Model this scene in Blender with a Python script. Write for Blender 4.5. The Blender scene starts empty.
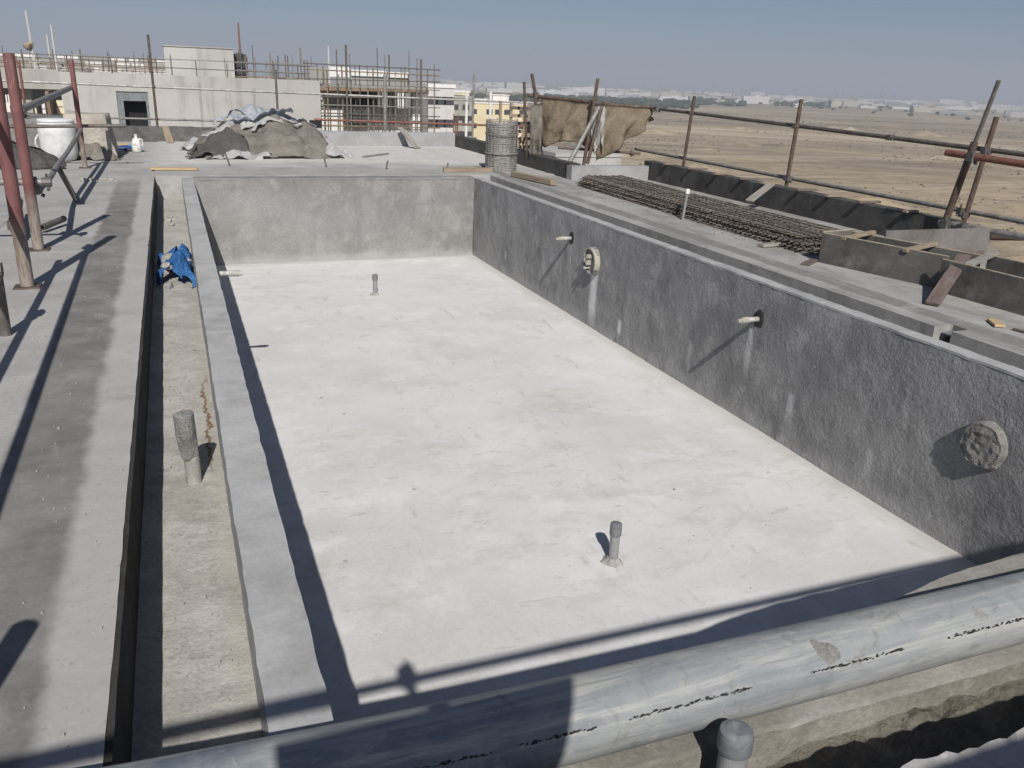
import bpy, bmesh, math, random
from mathutils import Vector, Matrix, Quaternion, noise as mnoise
R = random.Random(11)
S = bpy.context.scene
COL = S.collection
V = Vector
rad = math.radians

# ------------------------------------------------------------------ object helpers
def link(name, bm, mat=None, parent=None, smooth=False, bevel=0):
    me = bpy.data.meshes.new(name)
    if bevel:
        es = [e for e in bm.edges if len(e.link_faces) == 2 and e.calc_face_angle(0) > .6]
        bmesh.ops.bevel(bm, geom=es, offset=bevel, segments=2, affect='EDGES', profile=.5)
    bmesh.ops.recalc_face_normals(bm, faces=bm.faces)
    bm.to_mesh(me); bm.free()
    if smooth:
        for p in me.polygons: p.use_smooth = True
    o = bpy.data.objects.new(name, me)
    if mat: me.materials.append(mat)
    COL.objects.link(o)
    if parent: o.parent = parent
    return o

def tag(o, label, cat, group=None):
    o['label'] = label; o['category'] = cat
    if group: o['group'] = group
    return o

def kind(o, k='structure'):
    o['kind'] = k; return o

def thing(name, label, cat, loc=(0, 0, 0), rz=0, group=None):
    o = bpy.data.objects.new(name, None); COL.objects.link(o)
    o.location = loc; o.rotation_euler = (0, 0, rz); o.empty_display_size = .1
    return tag(o, label, cat, group)

def setloc(o, p):
    """move the origin of a world-space mesh object to p (a base point)"""
    p = V(p); o.data.transform(Matrix.Translation(-p)); o.location = p
    return o

NB = bmesh.new
def add_box(bm, c, s, rot=None):
    m = Matrix.Translation(V(c))
    if rot is not None: m = m @ rot.to_4x4()
    m = m @ Matrix.Diagonal((s[0], s[1], s[2], 1))
    return bmesh.ops.create_cube(bm, size=1, matrix=m)['verts']

def add_bar(bm, a, b, w, h):
    """rectangular bar from a to b, w across, h in its own up direction"""
    a, b = V(a), V(b); d = b - a
    q = d.to_track_quat('Y', 'Z')
    return add_box(bm, (a + b) / 2, (w, d.length, h), q.to_matrix())

def ring(bm, c, q, r, n, wob=0, seed=0):
    vs = []
    for i in range(n):
        t = 2 * math.pi * i / n
        rr = r * (1 + wob * mnoise.noise(V((math.cos(t) * 1.5 + seed, math.sin(t) * 1.5, seed * 3.1))))
        vs.append(bm.verts.new(V(c) + q @ V((rr * math.cos(t), rr * math.sin(t), 0))))
    return vs

def bridge(bm, r0, r1):
    n = len(r0)
    for i in range(n): bm.faces.new((r0[i], r0[(i + 1) % n], r1[(i + 1) % n], r1[i]))

def add_tube(bm, pts, r, n=12, cap=True, hollow=0, wob=0):
    pts = [V(p) for p in pts]; rr = r if isinstance(r, (list, tuple)) else [r] * len(pts)
    rings = []; q0 = None
    for i, p in enumerate(pts):
        d = (pts[min(i + 1, len(pts) - 1)] - pts[max(i - 1, 0)]).normalized()
        if q0 is None: q0 = d.to_track_quat('Z', 'Y')
        else: q0 = (q0 @ V((0, 0, 1))).rotation_difference(d) @ q0
        rings.append(ring(bm, p, q0, rr[i], n, wob, i * .37))
    for a, b in zip(rings, rings[1:]): bridge(bm, a, b)
    if hollow:
        for k, (e, s) in enumerate(((0, 1), (-1, -1))):
            d = (pts[1] - pts[0]).normalized() if e == 0 else (pts[-1] - pts[-2]).normalized() * -1
            q = d.to_track_quat('Z', 'Y')
            c = sum((v.co for v in rings[e]), V()) / n
            inn = [bm.verts.new(c + (v.co - c) * (1 - hollow)) for v in rings[e]]
            dp = [bm.verts.new(v.co + d * r * 4 if not isinstance(r, (list, tuple)) else v.co + d * rr[0] * 3) for v in inn]
            bridge(bm, rings[e], inn); bridge(bm, inn, dp); bm.faces.new(dp)
    elif cap:
        bm.faces.new(rings[0]); bm.faces.new(rings[-1])
    return rings

def add_lathe(bm, prof, c=(0, 0, 0), n=20, axis=None, wob=0):
    q = Quaternion() if axis is None else V(axis).to_track_quat('Z', 'Y')
    rs = [ring(bm, V(c) + q @ V((0, 0, z)), q, max(r, 1e-4), n, wob, z * 5) for r, z in prof]
    for a, b in zip(rs, rs[1:]): bridge(bm, a, b)
    bm.faces.new(rs[0]); bm.faces.new(rs[-1])

def nz(p, f, amp, o=0.0):
    v = V(p) * f + V((o, o * 1.7, -o))
    return mnoise.noise(v) * amp

def nvec(p, f, amp, o=0.0):
    return mnoise.noise_vector(V(p) * f + V((o, -o, o * .5))) * amp

def rng(a, b, step):
    n = max(1, int(round((b - a) / step)))
    return [a + (b - a) * i / n for i in range(n + 1)]

def add_gridbox(bm, xs, ys, zs, amp=.004, f=6, o=0, amp2=0, f2=1.3, skip=(), edge=0):
    """box whose six faces are grids; every vertex is nudged by smooth noise: hand-cast concrete"""
    cache = {}
    def vt(i, j, k):
        key = (i, j, k)
        if key not in cache:
            p = V((xs[i], ys[j], zs[k]))
            d = nvec(p, f, amp, o)
            if amp2: d += nvec(p, f2, amp2, o + 7)
            if edge and (i in (0, len(xs) - 1) or j in (0, len(ys) - 1)): d += nvec(p, 23, edge, o + 2) + nvec(p, 7, edge, o + 5)
            cache[key] = bm.verts.new(p + d)
        return cache[key]
    nx, ny, nzv = len(xs) - 1, len(ys) - 1, len(zs) - 1
    def q(a, b, c, d): bm.faces.new((a, b, c, d))
    for i in range(nx):
        for j in range(ny):
            if 'top' not in skip: q(vt(i, j, nzv), vt(i + 1, j, nzv), vt(i + 1, j + 1, nzv), vt(i, j + 1, nzv))
            if 'bottom' not in skip: q(vt(i, j, 0), vt(i, j + 1, 0), vt(i + 1, j + 1, 0), vt(i + 1, j, 0))
    for i in range(nx):
        for k in range(nzv):
            q(vt(i, 0, k), vt(i + 1, 0, k), vt(i + 1, 0, k + 1), vt(i, 0, k + 1))
            q(vt(i, ny, k), vt(i, ny, k + 1), vt(i + 1, ny, k + 1), vt(i + 1, ny, k))
    for j in range(ny):
        for k in range(nzv):
            q(vt(0, j, k), vt(0, j, k + 1), vt(0, j + 1, k + 1), vt(0, j + 1, k))
            q(vt(nx, j, k), vt(nx, j + 1, k), vt(nx, j + 1, k + 1), vt(nx, j, k + 1))

# ------------------------------------------------------------------ material helpers
class NT:
    def __init__(s, name):
        s.m = bpy.data.materials.new(name); s.m.use_nodes = True
        s.t = s.m.node_tree; s.t.nodes.clear()
        s.out = s.t.nodes.new('ShaderNodeOutputMaterial')
        s.b = s.t.nodes.new('ShaderNodeBsdfPrincipled')
        s.t.links.new(s.b.outputs[0], s.out.inputs[0])
        s.pos = None
    def n(s, ty, **kw):
        nd = s.t.nodes.new(ty)
        for k, v in kw.items(): setattr(nd, k, v)
        return nd
    def l(s, a, b): s.t.links.new(a, b)
    def put(s, sock, v):
        if hasattr(v, 'is_linked') or isinstance(v, bpy.types.NodeSocket): s.l(v, sock)
        else: sock.default_value = v
    def coord(s, obj=False):
        if s.pos is None:
            s.pos = s.n('ShaderNodeTexCoord').outputs['Object'] if obj else s.n('ShaderNodeNewGeometry').outputs['Position']
        return s.pos
    def scaled(s, v):
        m = s.n('ShaderNodeMapping'); s.l(s.coord(), m.inputs[0]); m.inputs['Scale'].default_value = v
        return m.outputs[0]
    def n_rot(s, v, a=-.75):
        m = s.n('ShaderNodeMapping'); s.l(s.coord(), m.inputs[0]); m.inputs['Rotation'].default_value = (0, 0, -a)
        q = s.n('ShaderNodeMapping'); s.l(m.outputs[0], q.inputs[0]); q.inputs['Scale'].default_value = v
        return q.outputs[0]
    def noise(s, sc, det=4, rough=.6, dist=0, vec=None, ch='Fac'):
        t = s.n('ShaderNodeTexNoise'); s.l(vec or s.coord(), t.inputs['Vector'])
        t.inputs['Scale'].default_value = sc; t.inputs['Detail'].default_value = det
        t.inputs['Roughness'].default_value = rough; t.inputs['Distortion'].default_value = dist
        return t.outputs[ch]
    def voro(s, sc, feat='F1', vec=None, out='Distance', rnd=1):
        t = s.n('ShaderNodeTexVoronoi', feature=feat); s.l(vec or s.coord(), t.inputs['Vector'])
        t.inputs['Scale'].default_value = sc; t.inputs['Randomness'].default_value = rnd
        return t.outputs[out]
    def math(s, op, a, b=0, clamp=False):
        m = s.n('ShaderNodeMath', operation=op, use_clamp=clamp)
        s.put(m.inputs[0], a); s.put(m.inputs[1], b); return m.outputs[0]
    def step(s, v, a, b, lo=0., hi=1.):
        m = s.n('ShaderNodeMapRange', interpolation_type='SMOOTHSTEP')
        s.put(m.inputs[0], v)
        for i, x in enumerate((a, b, lo, hi)): m.inputs[i + 1].default_value = x
        return m.outputs[0]
    def mix(s, f, a, b, mode='MIX'):
        m = s.n('ShaderNodeMix', data_type='RGBA', blend_type=mode)
        s.put(m.inputs[0], f)
        for i, c in ((6, a), (7, b)):
            if isinstance(c, (tuple, list)): m.inputs[i].default_value = (*c[:3], 1)
            else: s.l(c, m.inputs[i])
        return m.outputs[2]
    def xyz(s):
        x = s.n('ShaderNodeSeparateXYZ'); s.l(s.coord(), x.inputs[0]); return x.outputs
    def bump(s, h, st, dist=.01, prev=None):
        b = s.n('ShaderNodeBump'); s.l(h, b.inputs['Height'])
        b.inputs['Strength'].default_value = st; b.inputs['Distance'].default_value = dist
        if prev: s.l(prev, b.inputs['Normal'])
        return b.outputs[0]
    def done(s, col, rough=.9, nrm=None, metal=0, spec=.3):
        s.put(s.b.inputs['Base Color'], (*col, 1) if isinstance(col, tuple) else col)
        s.put(s.b.inputs['Roughness'], rough); s.b.inputs['Metallic'].default_value = metal
        s.b.inputs['Specular IOR Level'].default_value = spec
        if nrm: s.l(nrm, s.b.inputs['Normal'])
        return s.m

def g(v, t=(1, 1, 1)): return (v * t[0], v * t[1], v * t[2])

def concrete(name, lo, mid, hi, big=.8, fine=9, grain=70, bump=.35, bdist=.008, rough=.92, extra=None, obj=False, stretch=None, pits=True, speck=.35, lump=.3):
    m = NT(name); m.coord(obj)
    vec = m.scaled(stretch) if stretch else None
    a = m.noise(big, 9, .64, .25, vec); b = m.noise(fine * .55, 9, .70, .15, vec); lmp = m.noise(fine * 3.5, 5, .65, .1); c = m.noise(grain, 3, .6)
    k = m.noise(big * .45, 5, .6, .3, vec)
    col = m.mix(m.step(a, .36, .64), lo, mid)
    col = m.mix(m.step(b, .46, .70, 0, .75), col, hi)
    col = m.mix(m.step(b, .28, .42, .45, 0), col, lo)
    col = m.mix(m.step(k, .40, .62, 0, .35), col, hi)
    col = m.mix(speck, col, m.mix(m.step(c, .3, .7), g(.36), g(.64)), 'OVERLAY')
    sp = m.step(m.voro(grain * .3), .05, .15, 1, 0)
    col = m.mix(m.math('MULTIPLY', sp, m.step(b, .5, .62, 0, .35)), col, lo)
    h = m.math('ADD', m.math('ADD', m.math('MULTIPLY', b, .9), m.math('MULTIPLY', lmp, m.math('MULTIPLY', m.step(k, .40, .58, .25, 1.2), lump))), m.math('MULTIPLY', c, .2))
    if pits:
        p = m.step(m.voro(grain * .5), .0, .2)
        h = m.math('ADD', h, m.math('MULTIPLY', p, .12))
    if extra: col = extra(m, col)
    nr = m.bump(h, bump, bdist)
    return m.done(col, rough, nr, spec=.2)

def plain(name, col, rough=.7, metal=0, var=.25, sc=12, bump=.15, bd=.003, spec=.3, dirt=None, dirt_amt=.5, dsc=4, obj=True, stretch=None):
    m = NT(name); m.coord(obj)
    v = m.scaled(stretch) if stretch else None
    a = m.noise(sc, 5, .6, 0, v)
    c = m.mix(m.step(a, .3, .7), g(1 - var, col), g(1 + var * .6, col))
    if dirt:
        d = m.noise(dsc, 6, .65, .6, v)
        c = m.mix(m.step(d, .5, .72, 0, dirt_amt), c, dirt)
    return m.done(c, rough, m.bump(a, bump, bd), metal, spec)

# ------------------------------------------------------------------ camera
F_PX = 840.
cd = bpy.data.cameras.new('camera'); cam = bpy.data.objects.new('camera', cd); COL.objects.link(cam)
cd.sensor_fit = 'HORIZONTAL'; cd.sensor_width = 36; cd.lens = F_PX / 1024 * 36
cd.clip_start = .02; cd.clip_end = 30000
rows = ((0.931748, 0.090450, -0.351660), (-0.361157, 0.331061, -0.871759), (0.037571, 0.939264, 0.341132))
cam.matrix_world = Matrix.Translation((0, 0, 1.52)) @ Matrix(rows).to_4x4()
S.camera = cam

# ------------------------------------------------------------------ light
DIR = V((.27, 1.18, -1)).normalized()
sl = bpy.data.lights.new('sun', 'SUN'); so = bpy.data.objects.new('sun', sl); COL.objects.link(so)
sl.energy = 4.7; sl.angle = rad(.53); sl.color = (1, .955, .90)
so.rotation_euler = DIR.to_track_quat('-Z', 'Y').to_euler(); so.location = (-3, -12, 12)
W = bpy.data.worlds.new('World'); S.world = W; W.use_nodes = True
nt = W.node_tree; bg = nt.nodes['Background']
sky = nt.nodes.new('ShaderNodeTexSky'); sky.sky_type = 'NISHITA'; sky.sun_disc = False
sky.sun_elevation = math.asin(-DIR.z); sky.sun_rotation = math.atan2(-DIR.x, -DIR.y)
sky.altitude = 0; sky.air_density = .65; sky.dust_density = 1.0; sky.ozone_density = 3.8
nt.links.new(sky.outputs[0], bg.inputs[0]); bg.inputs[1].default_value = .055
S.view_settings.view_transform = 'Standard'; S.view_settings.look = 'None'
S.view_settings.exposure = .12; S.view_settings.gamma = 1

# ------------------------------------------------------------------ materials
def deck_extra(m, col):
    x, y, z = m.xyz()
    n = m.noise(2.2, 6, .65); n2 = m.noise(.7, 4, .6)
    xx = m.math('ADD', x, m.math('MULTIPLY', m.math('SUBTRACT', n, .5), .14))
    yy = m.math('ADD', y, m.math('MULTIPLY', m.math('SUBTRACT', n2, .5), 3))
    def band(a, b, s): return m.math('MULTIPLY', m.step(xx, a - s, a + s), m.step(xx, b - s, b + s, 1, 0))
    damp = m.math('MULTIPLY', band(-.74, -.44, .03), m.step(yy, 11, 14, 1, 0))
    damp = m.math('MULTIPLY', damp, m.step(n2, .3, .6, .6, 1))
    # darker strip beside the right-hand channel
    st = band(5.04, 5.24, .02)
    col = m.mix(m.math('MULTIPLY', st, .75), col, (.15, .145, .135))
    # pale cement dust over the far part of the roof
    far = m.step(yy, 14.4, 15.6)
    far = m.math('MULTIPLY', far, m.step(x, -.8, .2))
    col = m.mix(m.math('MULTIPLY', far, .75), col, (.60, .585, .55))
    tr = m.noise(3.0, 8, .75, .4, m.scaled((1, .4, 1)))
    col = m.mix(m.step(tr, .56, .70, 0, .5), col, (.25, .245, .235))
    col = m.mix(m.step(tr, .30, .42, .4, 0), col, (.44, .435, .42))
    pale = m.math('MULTIPLY', band(-.45, -.2, .02), m.step(yy, 13, 14, 1, 0)); col = m.mix(m.math('MULTIPLY', pale, .7), col, (.385, .38, .366))
    bl = m.noise(1.6, 10, .76, .3)
    col = m.mix(m.step(bl, .54, .64, 0, .35), col, (.235, .23, .218)); col = m.mix(m.step(bl, .38, .48, .45, 0), col, (.43, .425, .41))
    gr = m.noise(38, 4, .7)
    col = m.mix(m.step(gr, .60, .68, 0, .5), col, (.20, .195, .185)); col = m.mix(m.step(gr, .32, .40, .5, 0), col, (.47, .465, .45))
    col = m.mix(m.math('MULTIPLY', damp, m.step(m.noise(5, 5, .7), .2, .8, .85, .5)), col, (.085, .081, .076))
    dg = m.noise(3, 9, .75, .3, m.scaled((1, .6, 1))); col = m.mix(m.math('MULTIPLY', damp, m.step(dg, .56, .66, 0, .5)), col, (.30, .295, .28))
    rt = m.noise(2.4, 9, .74, .3, m.scaled((1, .35, 1))); rz_ = m.math('MULTIPLY', m.step(x, 4.8, 4.95), m.step(y, 13.2, 13.6, 1, 0))
    col = m.mix(m.math('MULTIPLY', rz_, m.step(rt, .46, .60, .15, .75)), col, (.215, .208, .195))
    # small dark spatters
    sp = m.step(m.voro(11), .03, .07, 1, 0)
    col = m.mix(m.math('MULTIPLY', sp, m.step(n, .5, .6, 0, .7)), col, (.10, .095, .09))
    return col
M = {}
M['deck'] = concrete('deck_concrete', (.285, .28, .268), (.35, .345, .333), (.425, .42, .408), big=.7, fine=6, bump=.4, bdist=.006, speck=.25, extra=deck_extra)
def floor_extra(m, col):
    n = m.noise(1.1, 9, .72, .4); n2 = m.noise(6, 6, .7, .5, m.scaled((1, .35, 1)))
    x, y, z = m.xyz()
    col = m.mix(m.step(n, .52, .68, 0, .4), col, (.45, .435, .40))
    col = m.mix(m.step(n2, .58, .72, 0, .5), col, (.37, .35, .315))
    # mud at the foot of the walls
    ex = m.math('ADD', m.math('MINIMUM', m.math('SUBTRACT', 4.52, x), m.math('SUBTRACT', 13.15, y)), m.math('MULTIPLY', m.math('SUBTRACT', n, .5), .5))
    col = m.mix(m.step(ex, .0, .22, .55, 0), col, (.40, .38, .34))
    tr = m.noise(3.5, 9, .76, .5, m.scaled((.6, 1, 1)))
    col = m.mix(m.step(tr, .60, .70, 0, .4), col, (.42, .40, .365))
    col = m.mix(m.step(m.voro(2.3), .02, .05, .8, 0), col, (.30, .28, .25))
    gr = m.noise(30, 5, .7); sc = m.noise(9, 8, .78, .3, m.scaled((.5, 1.4, 1)))
    col = m.mix(m.step(gr, .60, .70, 0, .3), col, (.44, .43, .40))
    zb = m.math('ADD', m.noise(.55, 5, .65), m.math('ADD', m.step(y, 4, 9, .14, 0), m.step(x, .5, 2.2, .08, -.03))); zone = m.step(zb, .48, .64)
    col = m.mix(m.math('MULTIPLY', zone, m.step(m.noise(2.6, 10, .76, .2, m.scaled((.6, 1, 1))), .50, .62, 0, .38)), col, (.43, .418, .39))
    col = m.mix(m.math('MULTIPLY', zone, m.step(sc, .58, .66, 0, .6)), col, (.36, .345, .31))
    # trowel lines
    w = m.step(m.voro(1.6, 'DISTANCE_TO_EDGE', m.scaled((.5, 1, 1))), 0, .012, .22, 0)
    col = m.mix(m.math('MULTIPLY', w, m.step(n, .4, .6)), col, (.35, .33, .30))
    return col
M['floor'] = concrete('pool_floor_screed', (.545, .542, .53), (.62, .618, .607), (.69, .69, .682), big=.6, fine=4, grain=60, bump=.35, bdist=.010, speck=.2, extra=floor_extra)
def gut_extra(m, col):
    n = m.noise(4, 9, .74, .2); x, y, z = m.xyz(); gr = m.noise(45, 4, .7)
    col = m.mix(m.step(n, .50, .57, 0, .65), col, (.47, .46, .43))
    col = m.mix(m.step(n, .36, .44, .5, 0), col, (.25, .24, .215))
    col = m.mix(m.step(gr, .58, .68, 0, .6), col, (.22, .21, .19)); col = m.mix(m.step(gr, .32, .42, .5, 0), col, (.48, .47, .44))
    ex = m.math('ADD', x, m.math('MULTIPLY', m.math('SUBTRACT', n, .5), .12))
    e = m.math('MULTIPLY', m.step(ex, .01, .06), m.step(x, .3, .4, 1, 0))
    col = m.mix(m.math('MULTIPLY', e, .35), col, (.36, .342, .29))                    # sandy margin along the coping
    w = m.noise(7, 6, .7); ck = m.math('ABSOLUTE', m.math('SUBTRACT', m.math('ADD', x, m.math('MULTIPLY', m.math('SUBTRACT', w, .5), .16)), .045))
    ck = m.math('MULTIPLY', m.step(ck, .004, .012, 1, 0), m.math('MULTIPLY', m.step(y, 3.8, 4.1), m.step(y, 4.9, 5.5, 1, 0)))
    return m.mix(ck, col, (.17, .11, .07))
M['gutter'] = concrete('gutter_screed', (.31, .30, .27), (.37, .36, .33), (.45, .44, .41), big=1.5, fine=14, grain=60, bump=.8, bdist=.01, extra=gut_extra)
def rend_extra(lo):
    def f(m, col):
        v = m.noise(3.2, 6, .7, .3, m.scaled((1, 1, .3)))
        col = m.mix(m.step(v, .5, .7, 0, .55), col, lo)
        x, y, z = m.xyz()
        n = m.noise(4, 5, .7)
        zz = m.math('ADD', z, m.math('MULTIPLY', m.math('SUBTRACT', n, .5), .3))
        col = m.mix(m.step(zz, -1.26, -1.08, .55, 0), col, g(.42))          # cement splash low on the wall
        sp = m.step(m.voro(3.5), .02, .045, 1, 0)
        col = m.mix(m.math('MULTIPLY', sp, .7), col, g(.5))
        return col
    return f
M['render_far'] = concrete('wall_render_grey', (.18, .178, .172), (.25, .247, .24), (.315, .312, .304), big=.8, fine=5, grain=50, bump=.6, bdist=.012, extra=rend_extra((.17, .168, .162)))
def right_extra(m, col):
    col = rend_extra((.165, .165, .168))(m, col)
    x, y, z = m.xyz(); n = m.noise(9, 5, .7)
    tv = m.noise(3.5, 9, .74, .3, m.scaled((1, 1, .5)))
    col = m.mix(m.step(tv, .58, .70, 0, .5), col, (.39, .388, .385)); col = m.mix(m.step(tv, .32, .46, .65, 0), col, (.145, .145, .147))
    lo_ = m.step(m.math('ADD', z, m.math('MULTIPLY', n, .5)), -1.2, -.75, .5, 0)
    col = m.mix(m.math('MULTIPLY', lo_, m.step(n, .45, .6)), col, (.40, .39, .375))
    yy = m.math('ADD', y, m.math('MULTIPLY', m.math('SUBTRACT', n, .5), .06))
    for (y0, zt, w, L, k) in ((8.72, -.58, .13, .75, 1.0), (11.66, -.90, .02, .16, .8), (8.02, -.98, .06, .2, .9), (5.10, -.80, .06, .28, .45), (5.72, -.42, .06, .5, .45), (9.4, -.4, .02, .3, .3), (10.6, -.5, .03, .3, .25), (4.2, -.9, .05, .3, .3), (6.6, -.8, .04, .4, .25), (11.9, -.3, .015, .25, .5)):
        a = m.step(m.math('ABSOLUTE', m.math('SUBTRACT', yy, y0)), w * .25, w, 1, 0)
        b = m.math('MULTIPLY', m.step(z, zt - L, zt - L * .5), m.step(z, zt - .02, zt + .02, 1, 0))
        col = m.mix(m.math('MULTIPLY', m.math('MULTIPLY', a, b), m.step(n, .2, .45, k * .8, k)), col, (.64, .645, .65))
    return col
M['render_right'] = concrete('wall_render_rough', (.19, .19, .192), (.275, .274, .274), (.37, .367, .362), big=1.1, fine=7, grain=45, bump=1.0, bdist=.018, speck=.5, lump=.75, extra=right_extra)
M['coping'] = concrete('coping_smooth_cement', (.29, .292, .29), (.375, .378, .376), (.45, .452, .45), big=2.2, fine=7, grain=60, bump=.3, bdist=.005, speck=.2)
M['upstand_grey'] = concrete('upstand_bare', (.25, .255, .26), (.31, .312, .315), (.37, .37, .37), big=1.5, fine=6, bump=.3)
M['upstand_rough'] = concrete('upstand_rough', (.075, .073, .07), (.115, .112, .107), (.19, .185, .178), big=3, fine=14, grain=40, bump=1, bdist=.03)
def bit_extra(m, col):
    v = m.noise(4, 5, .7, 0, m.scaled((1, 1, .15)))
    return m.mix(m.step(v, .55, .7, 0, .6), col, g(.12))
M['bitumen'] = concrete('upstand_bitumen', (.04, .039, .037), (.062, .06, .057), (.125, .12, .114), big=1.5, fine=8, bump=.5, rough=.7, extra=bit_extra)
M['mud'] = concrete('damp_mud', (.105, .095, .075), (.16, .146, .12), (.225, .21, .18), big=3, fine=16, grain=60, bump=1.2, bdist=.03)
M['mud_face'] = concrete('mud_smeared_wall', (.16, .15, .128), (.22, .208, .182), (.31, .30, .272), big=3, fine=12, grain=50, bump=.9, bdist=.015)
M['gutter_side_shade'] = concrete('shade_dark_gutter_side', (.022, .021, .02), (.036, .035, .033), (.065, .063, .06), big=2, fine=12, bump=.7)  # near-black colour deepens the shade on the channel side
M['mortar'] = concrete('mortar_crust', (.175, .17, .158), (.25, .244, .23), (.34, .335, .32), big=6, fine=25, grain=90, bump=1.2, bdist=.02, obj=True)
M['mortar_pale'] = concrete('mortar_pale', (.27, .26, .24), (.33, .32, .295), (.40, .39, .365), big=6, fine=25, grain=90, bump=.8, bdist=.01, obj=True)
M['ledge'] = concrete('dusty_ledge', (.20, .19, .165), (.275, .265, .24), (.36, .35, .325), big=2.5, fine=9, grain=60, bump=.6, bdist=.01)
M['lime'] = plain('lime_run', (.62, .62, .62), .9, var=.2, sc=20, obj=False)
M['pvc_grey'] = plain('grey_upvc', (.25, .255, .26), .5, var=.15, sc=30, dirt=(.36, .345, .31), dirt_amt=.8, dsc=9)
M['pvc_cap'] = plain('grey_upvc_dark', (.15, .16, .175), .4, var=.2, sc=18, dirt=(.33, .32, .29), dirt_amt=.6, dsc=10)
M['pvc_white'] = plain('white_upvc', (.72, .71, .67), .45, var=.1, sc=25, dirt=(.30, .27, .22), dirt_amt=.8, dsc=14)
M['pvc_old'] = plain('dirty_upvc', (.46, .455, .43), .5, var=.2, sc=25, dirt=(.24, .22, .19), dirt_amt=.8, dsc=18)
M['cream_fit'] = plain('cream_fitting', (.38, .365, .315), .6, var=.2, sc=40, dirt=(.2, .17, .13), dirt_amt=.8, dsc=30)
M['dark_hole'] = plain('dark_socket', (.03, .03, .03), .9)
def bigpipe():
    m = NT('dusty_grey_pipe'); m.coord()
    v = m.scaled((.5, 1, 1)); v2 = m.scaled((.10, 1.2, 1.2))
    a = m.noise(3.5, 8, .7, 1.2, v); b = m.noise(7, 8, .75, .6, v2); c = m.noise(70, 3, .6); d = m.noise(13, 7, .72, .8)
    x, y, z = m.xyz()
    shade_wash = m.mix(m.step(m.math('ADD', x, m.math('MULTIPLY', a, .6)), .6, 1.5), (.095, .125, .16), (.215, .232, .245))   # left half darker and bluer: shade put into the colour
    col = m.mix(m.step(a, .32, .66), (.29, .30, .295), shade_wash)
    col = m.mix(m.step(b, .48, .60, 0, .85), col, (.37, .37, .345))
    col = m.mix(m.step(b, .36, .48, .5, 0), col, (.125, .142, .16))
    col = m.mix(m.step(d, .54, .66, 0, .55), col, (.16, .155, .14))
    col = m.mix(m.step(d, .30, .42, .6, 0), col, (.38, .38, .355))
    scr = m.step(m.noise(26, 5, .75, 0, m.scaled((.05, 1.5, 1.5))), .62, .68, 0, .55)
    col = m.mix(scr, col, (.13, .14, .155))
    h = m.math('ADD', m.math('MULTIPLY', d, .8), m.math('MULTIPLY', c, .2))
    return m.done(col, m.step(a, .3, .7, .8, .55), m.bump(h, .3, .004), spec=.3)
M['bigpipe'] = bigpipe()
M['ink'] = plain('black_print', (.02, .02, .02), .7, obj=False)
def steel(name, col, rust, amt, rough=.6):
    return plain(name, col, rough, .35, .3, 14, .25, .002, .4, rust, amt, 6)
M['tube'] = steel('scaffold_galv', (.27, .26, .245), (.14, .11, .085), .7)
M['white_tube'] = steel('pale_rail', (.42, .41, .39), (.2, .17, .14), .6)
M['tube_dark'] = steel('scaffold_dark', (.15, .135, .12), (.10, .06, .04), .8)
M['tube_rust'] = steel('scaffold_rust', (.125, .088, .068), (.20, .175, .15), .8)
M['tube_orange'] = steel('scaffold_orange', (.24, .105, .08), (.22, .17, .14), .8)
def prop_paint():
    m = NT('red_prop_paint'); m.coord(True)
    x, y, z = m.xyz(); a = m.noise(14, 6, .7, .4, m.scaled((1, 1, .25))); b = m.noise(3, 4, .6)
    zz = m.math('ADD', z, m.math('MULTIPLY', m.math('SUBTRACT', a, .5), .35))
    red = m.mix(m.step(b, .3, .7), (.13, .05, .05), (.21, .10, .095))
    col = m.mix(m.step(zz, .30, .55), m.mix(m.step(a, .38, .56), (.17, .125, .10), (.29, .262, .228)), red)
    col = m.mix(m.step(a, .58, .70, 0, .75), col, (.34, .30, .27))
    return m.done(col, .65, m.bump(a, .3, .003), .1)
M['prop'] = prop_paint()
M['coupler'] = steel('coupler_steel', (.13, .125, .12), (.10, .07, .05), .8)
M['rebar'] = plain('rusty_rebar', (.17, .145, .125), .85, .2, .4, 18, .5, .002, .2, (.23, .215, .195), .9, 3)
M['rebar_grey'] = plain('cage_wire', (.34, .335, .315), .8, .2, .3, 18, .4, .002, .2, (.14, .11, .09), .5, 5)
def wood(name, lo, hi, grey=.3):
    m = NT(name); m.coord(True)
    v = m.scaled((18, 1.2, 18)); a = m.noise(2.2, 6, .7, .6, v); b = m.noise(4, 5, .65)
    col = m.mix(m.step(a, .3, .7), lo, hi)
    col = m.mix(m.step(b, .5, .7, 0, grey), col, (.30, .295, .28))
    return m.done(col, .85, m.bump(a, .4, .003))
M['wood'] = wood('weathered_timber', (.20, .155, .11), (.33, .27, .20))
M['wood_grey'] = wood('grey_timber', (.20, .185, .165), (.32, .30, .27), .6)
M['wood_yellow'] = wood('new_timber', (.40, .29, .16), (.52, .40, .24), .2)
M['wood_dark'] = wood('stained_plank', (.10, .075, .065), (.17, .13, .115), .3)
M['ply'] = concrete('film_faced_plywood', (.075, .07, .064), (.112, .106, .098), (.19, .182, .17), big=2.2, fine=9, grain=50, bump=.25, bdist=.003, rough=.6, obj=True, pits=False)
M['ply_pale'] = concrete('cement_smeared_plywood', (.11, .10, .095), (.155, .142, .134), (.22, .205, .195), big=2.5, fine=8, grain=50, bump=.25, bdist=.003, rough=.8, obj=True, pits=False)
M['ply_edge'] = plain('plywood_edge', (.42, .36, .27), .8)
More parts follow.
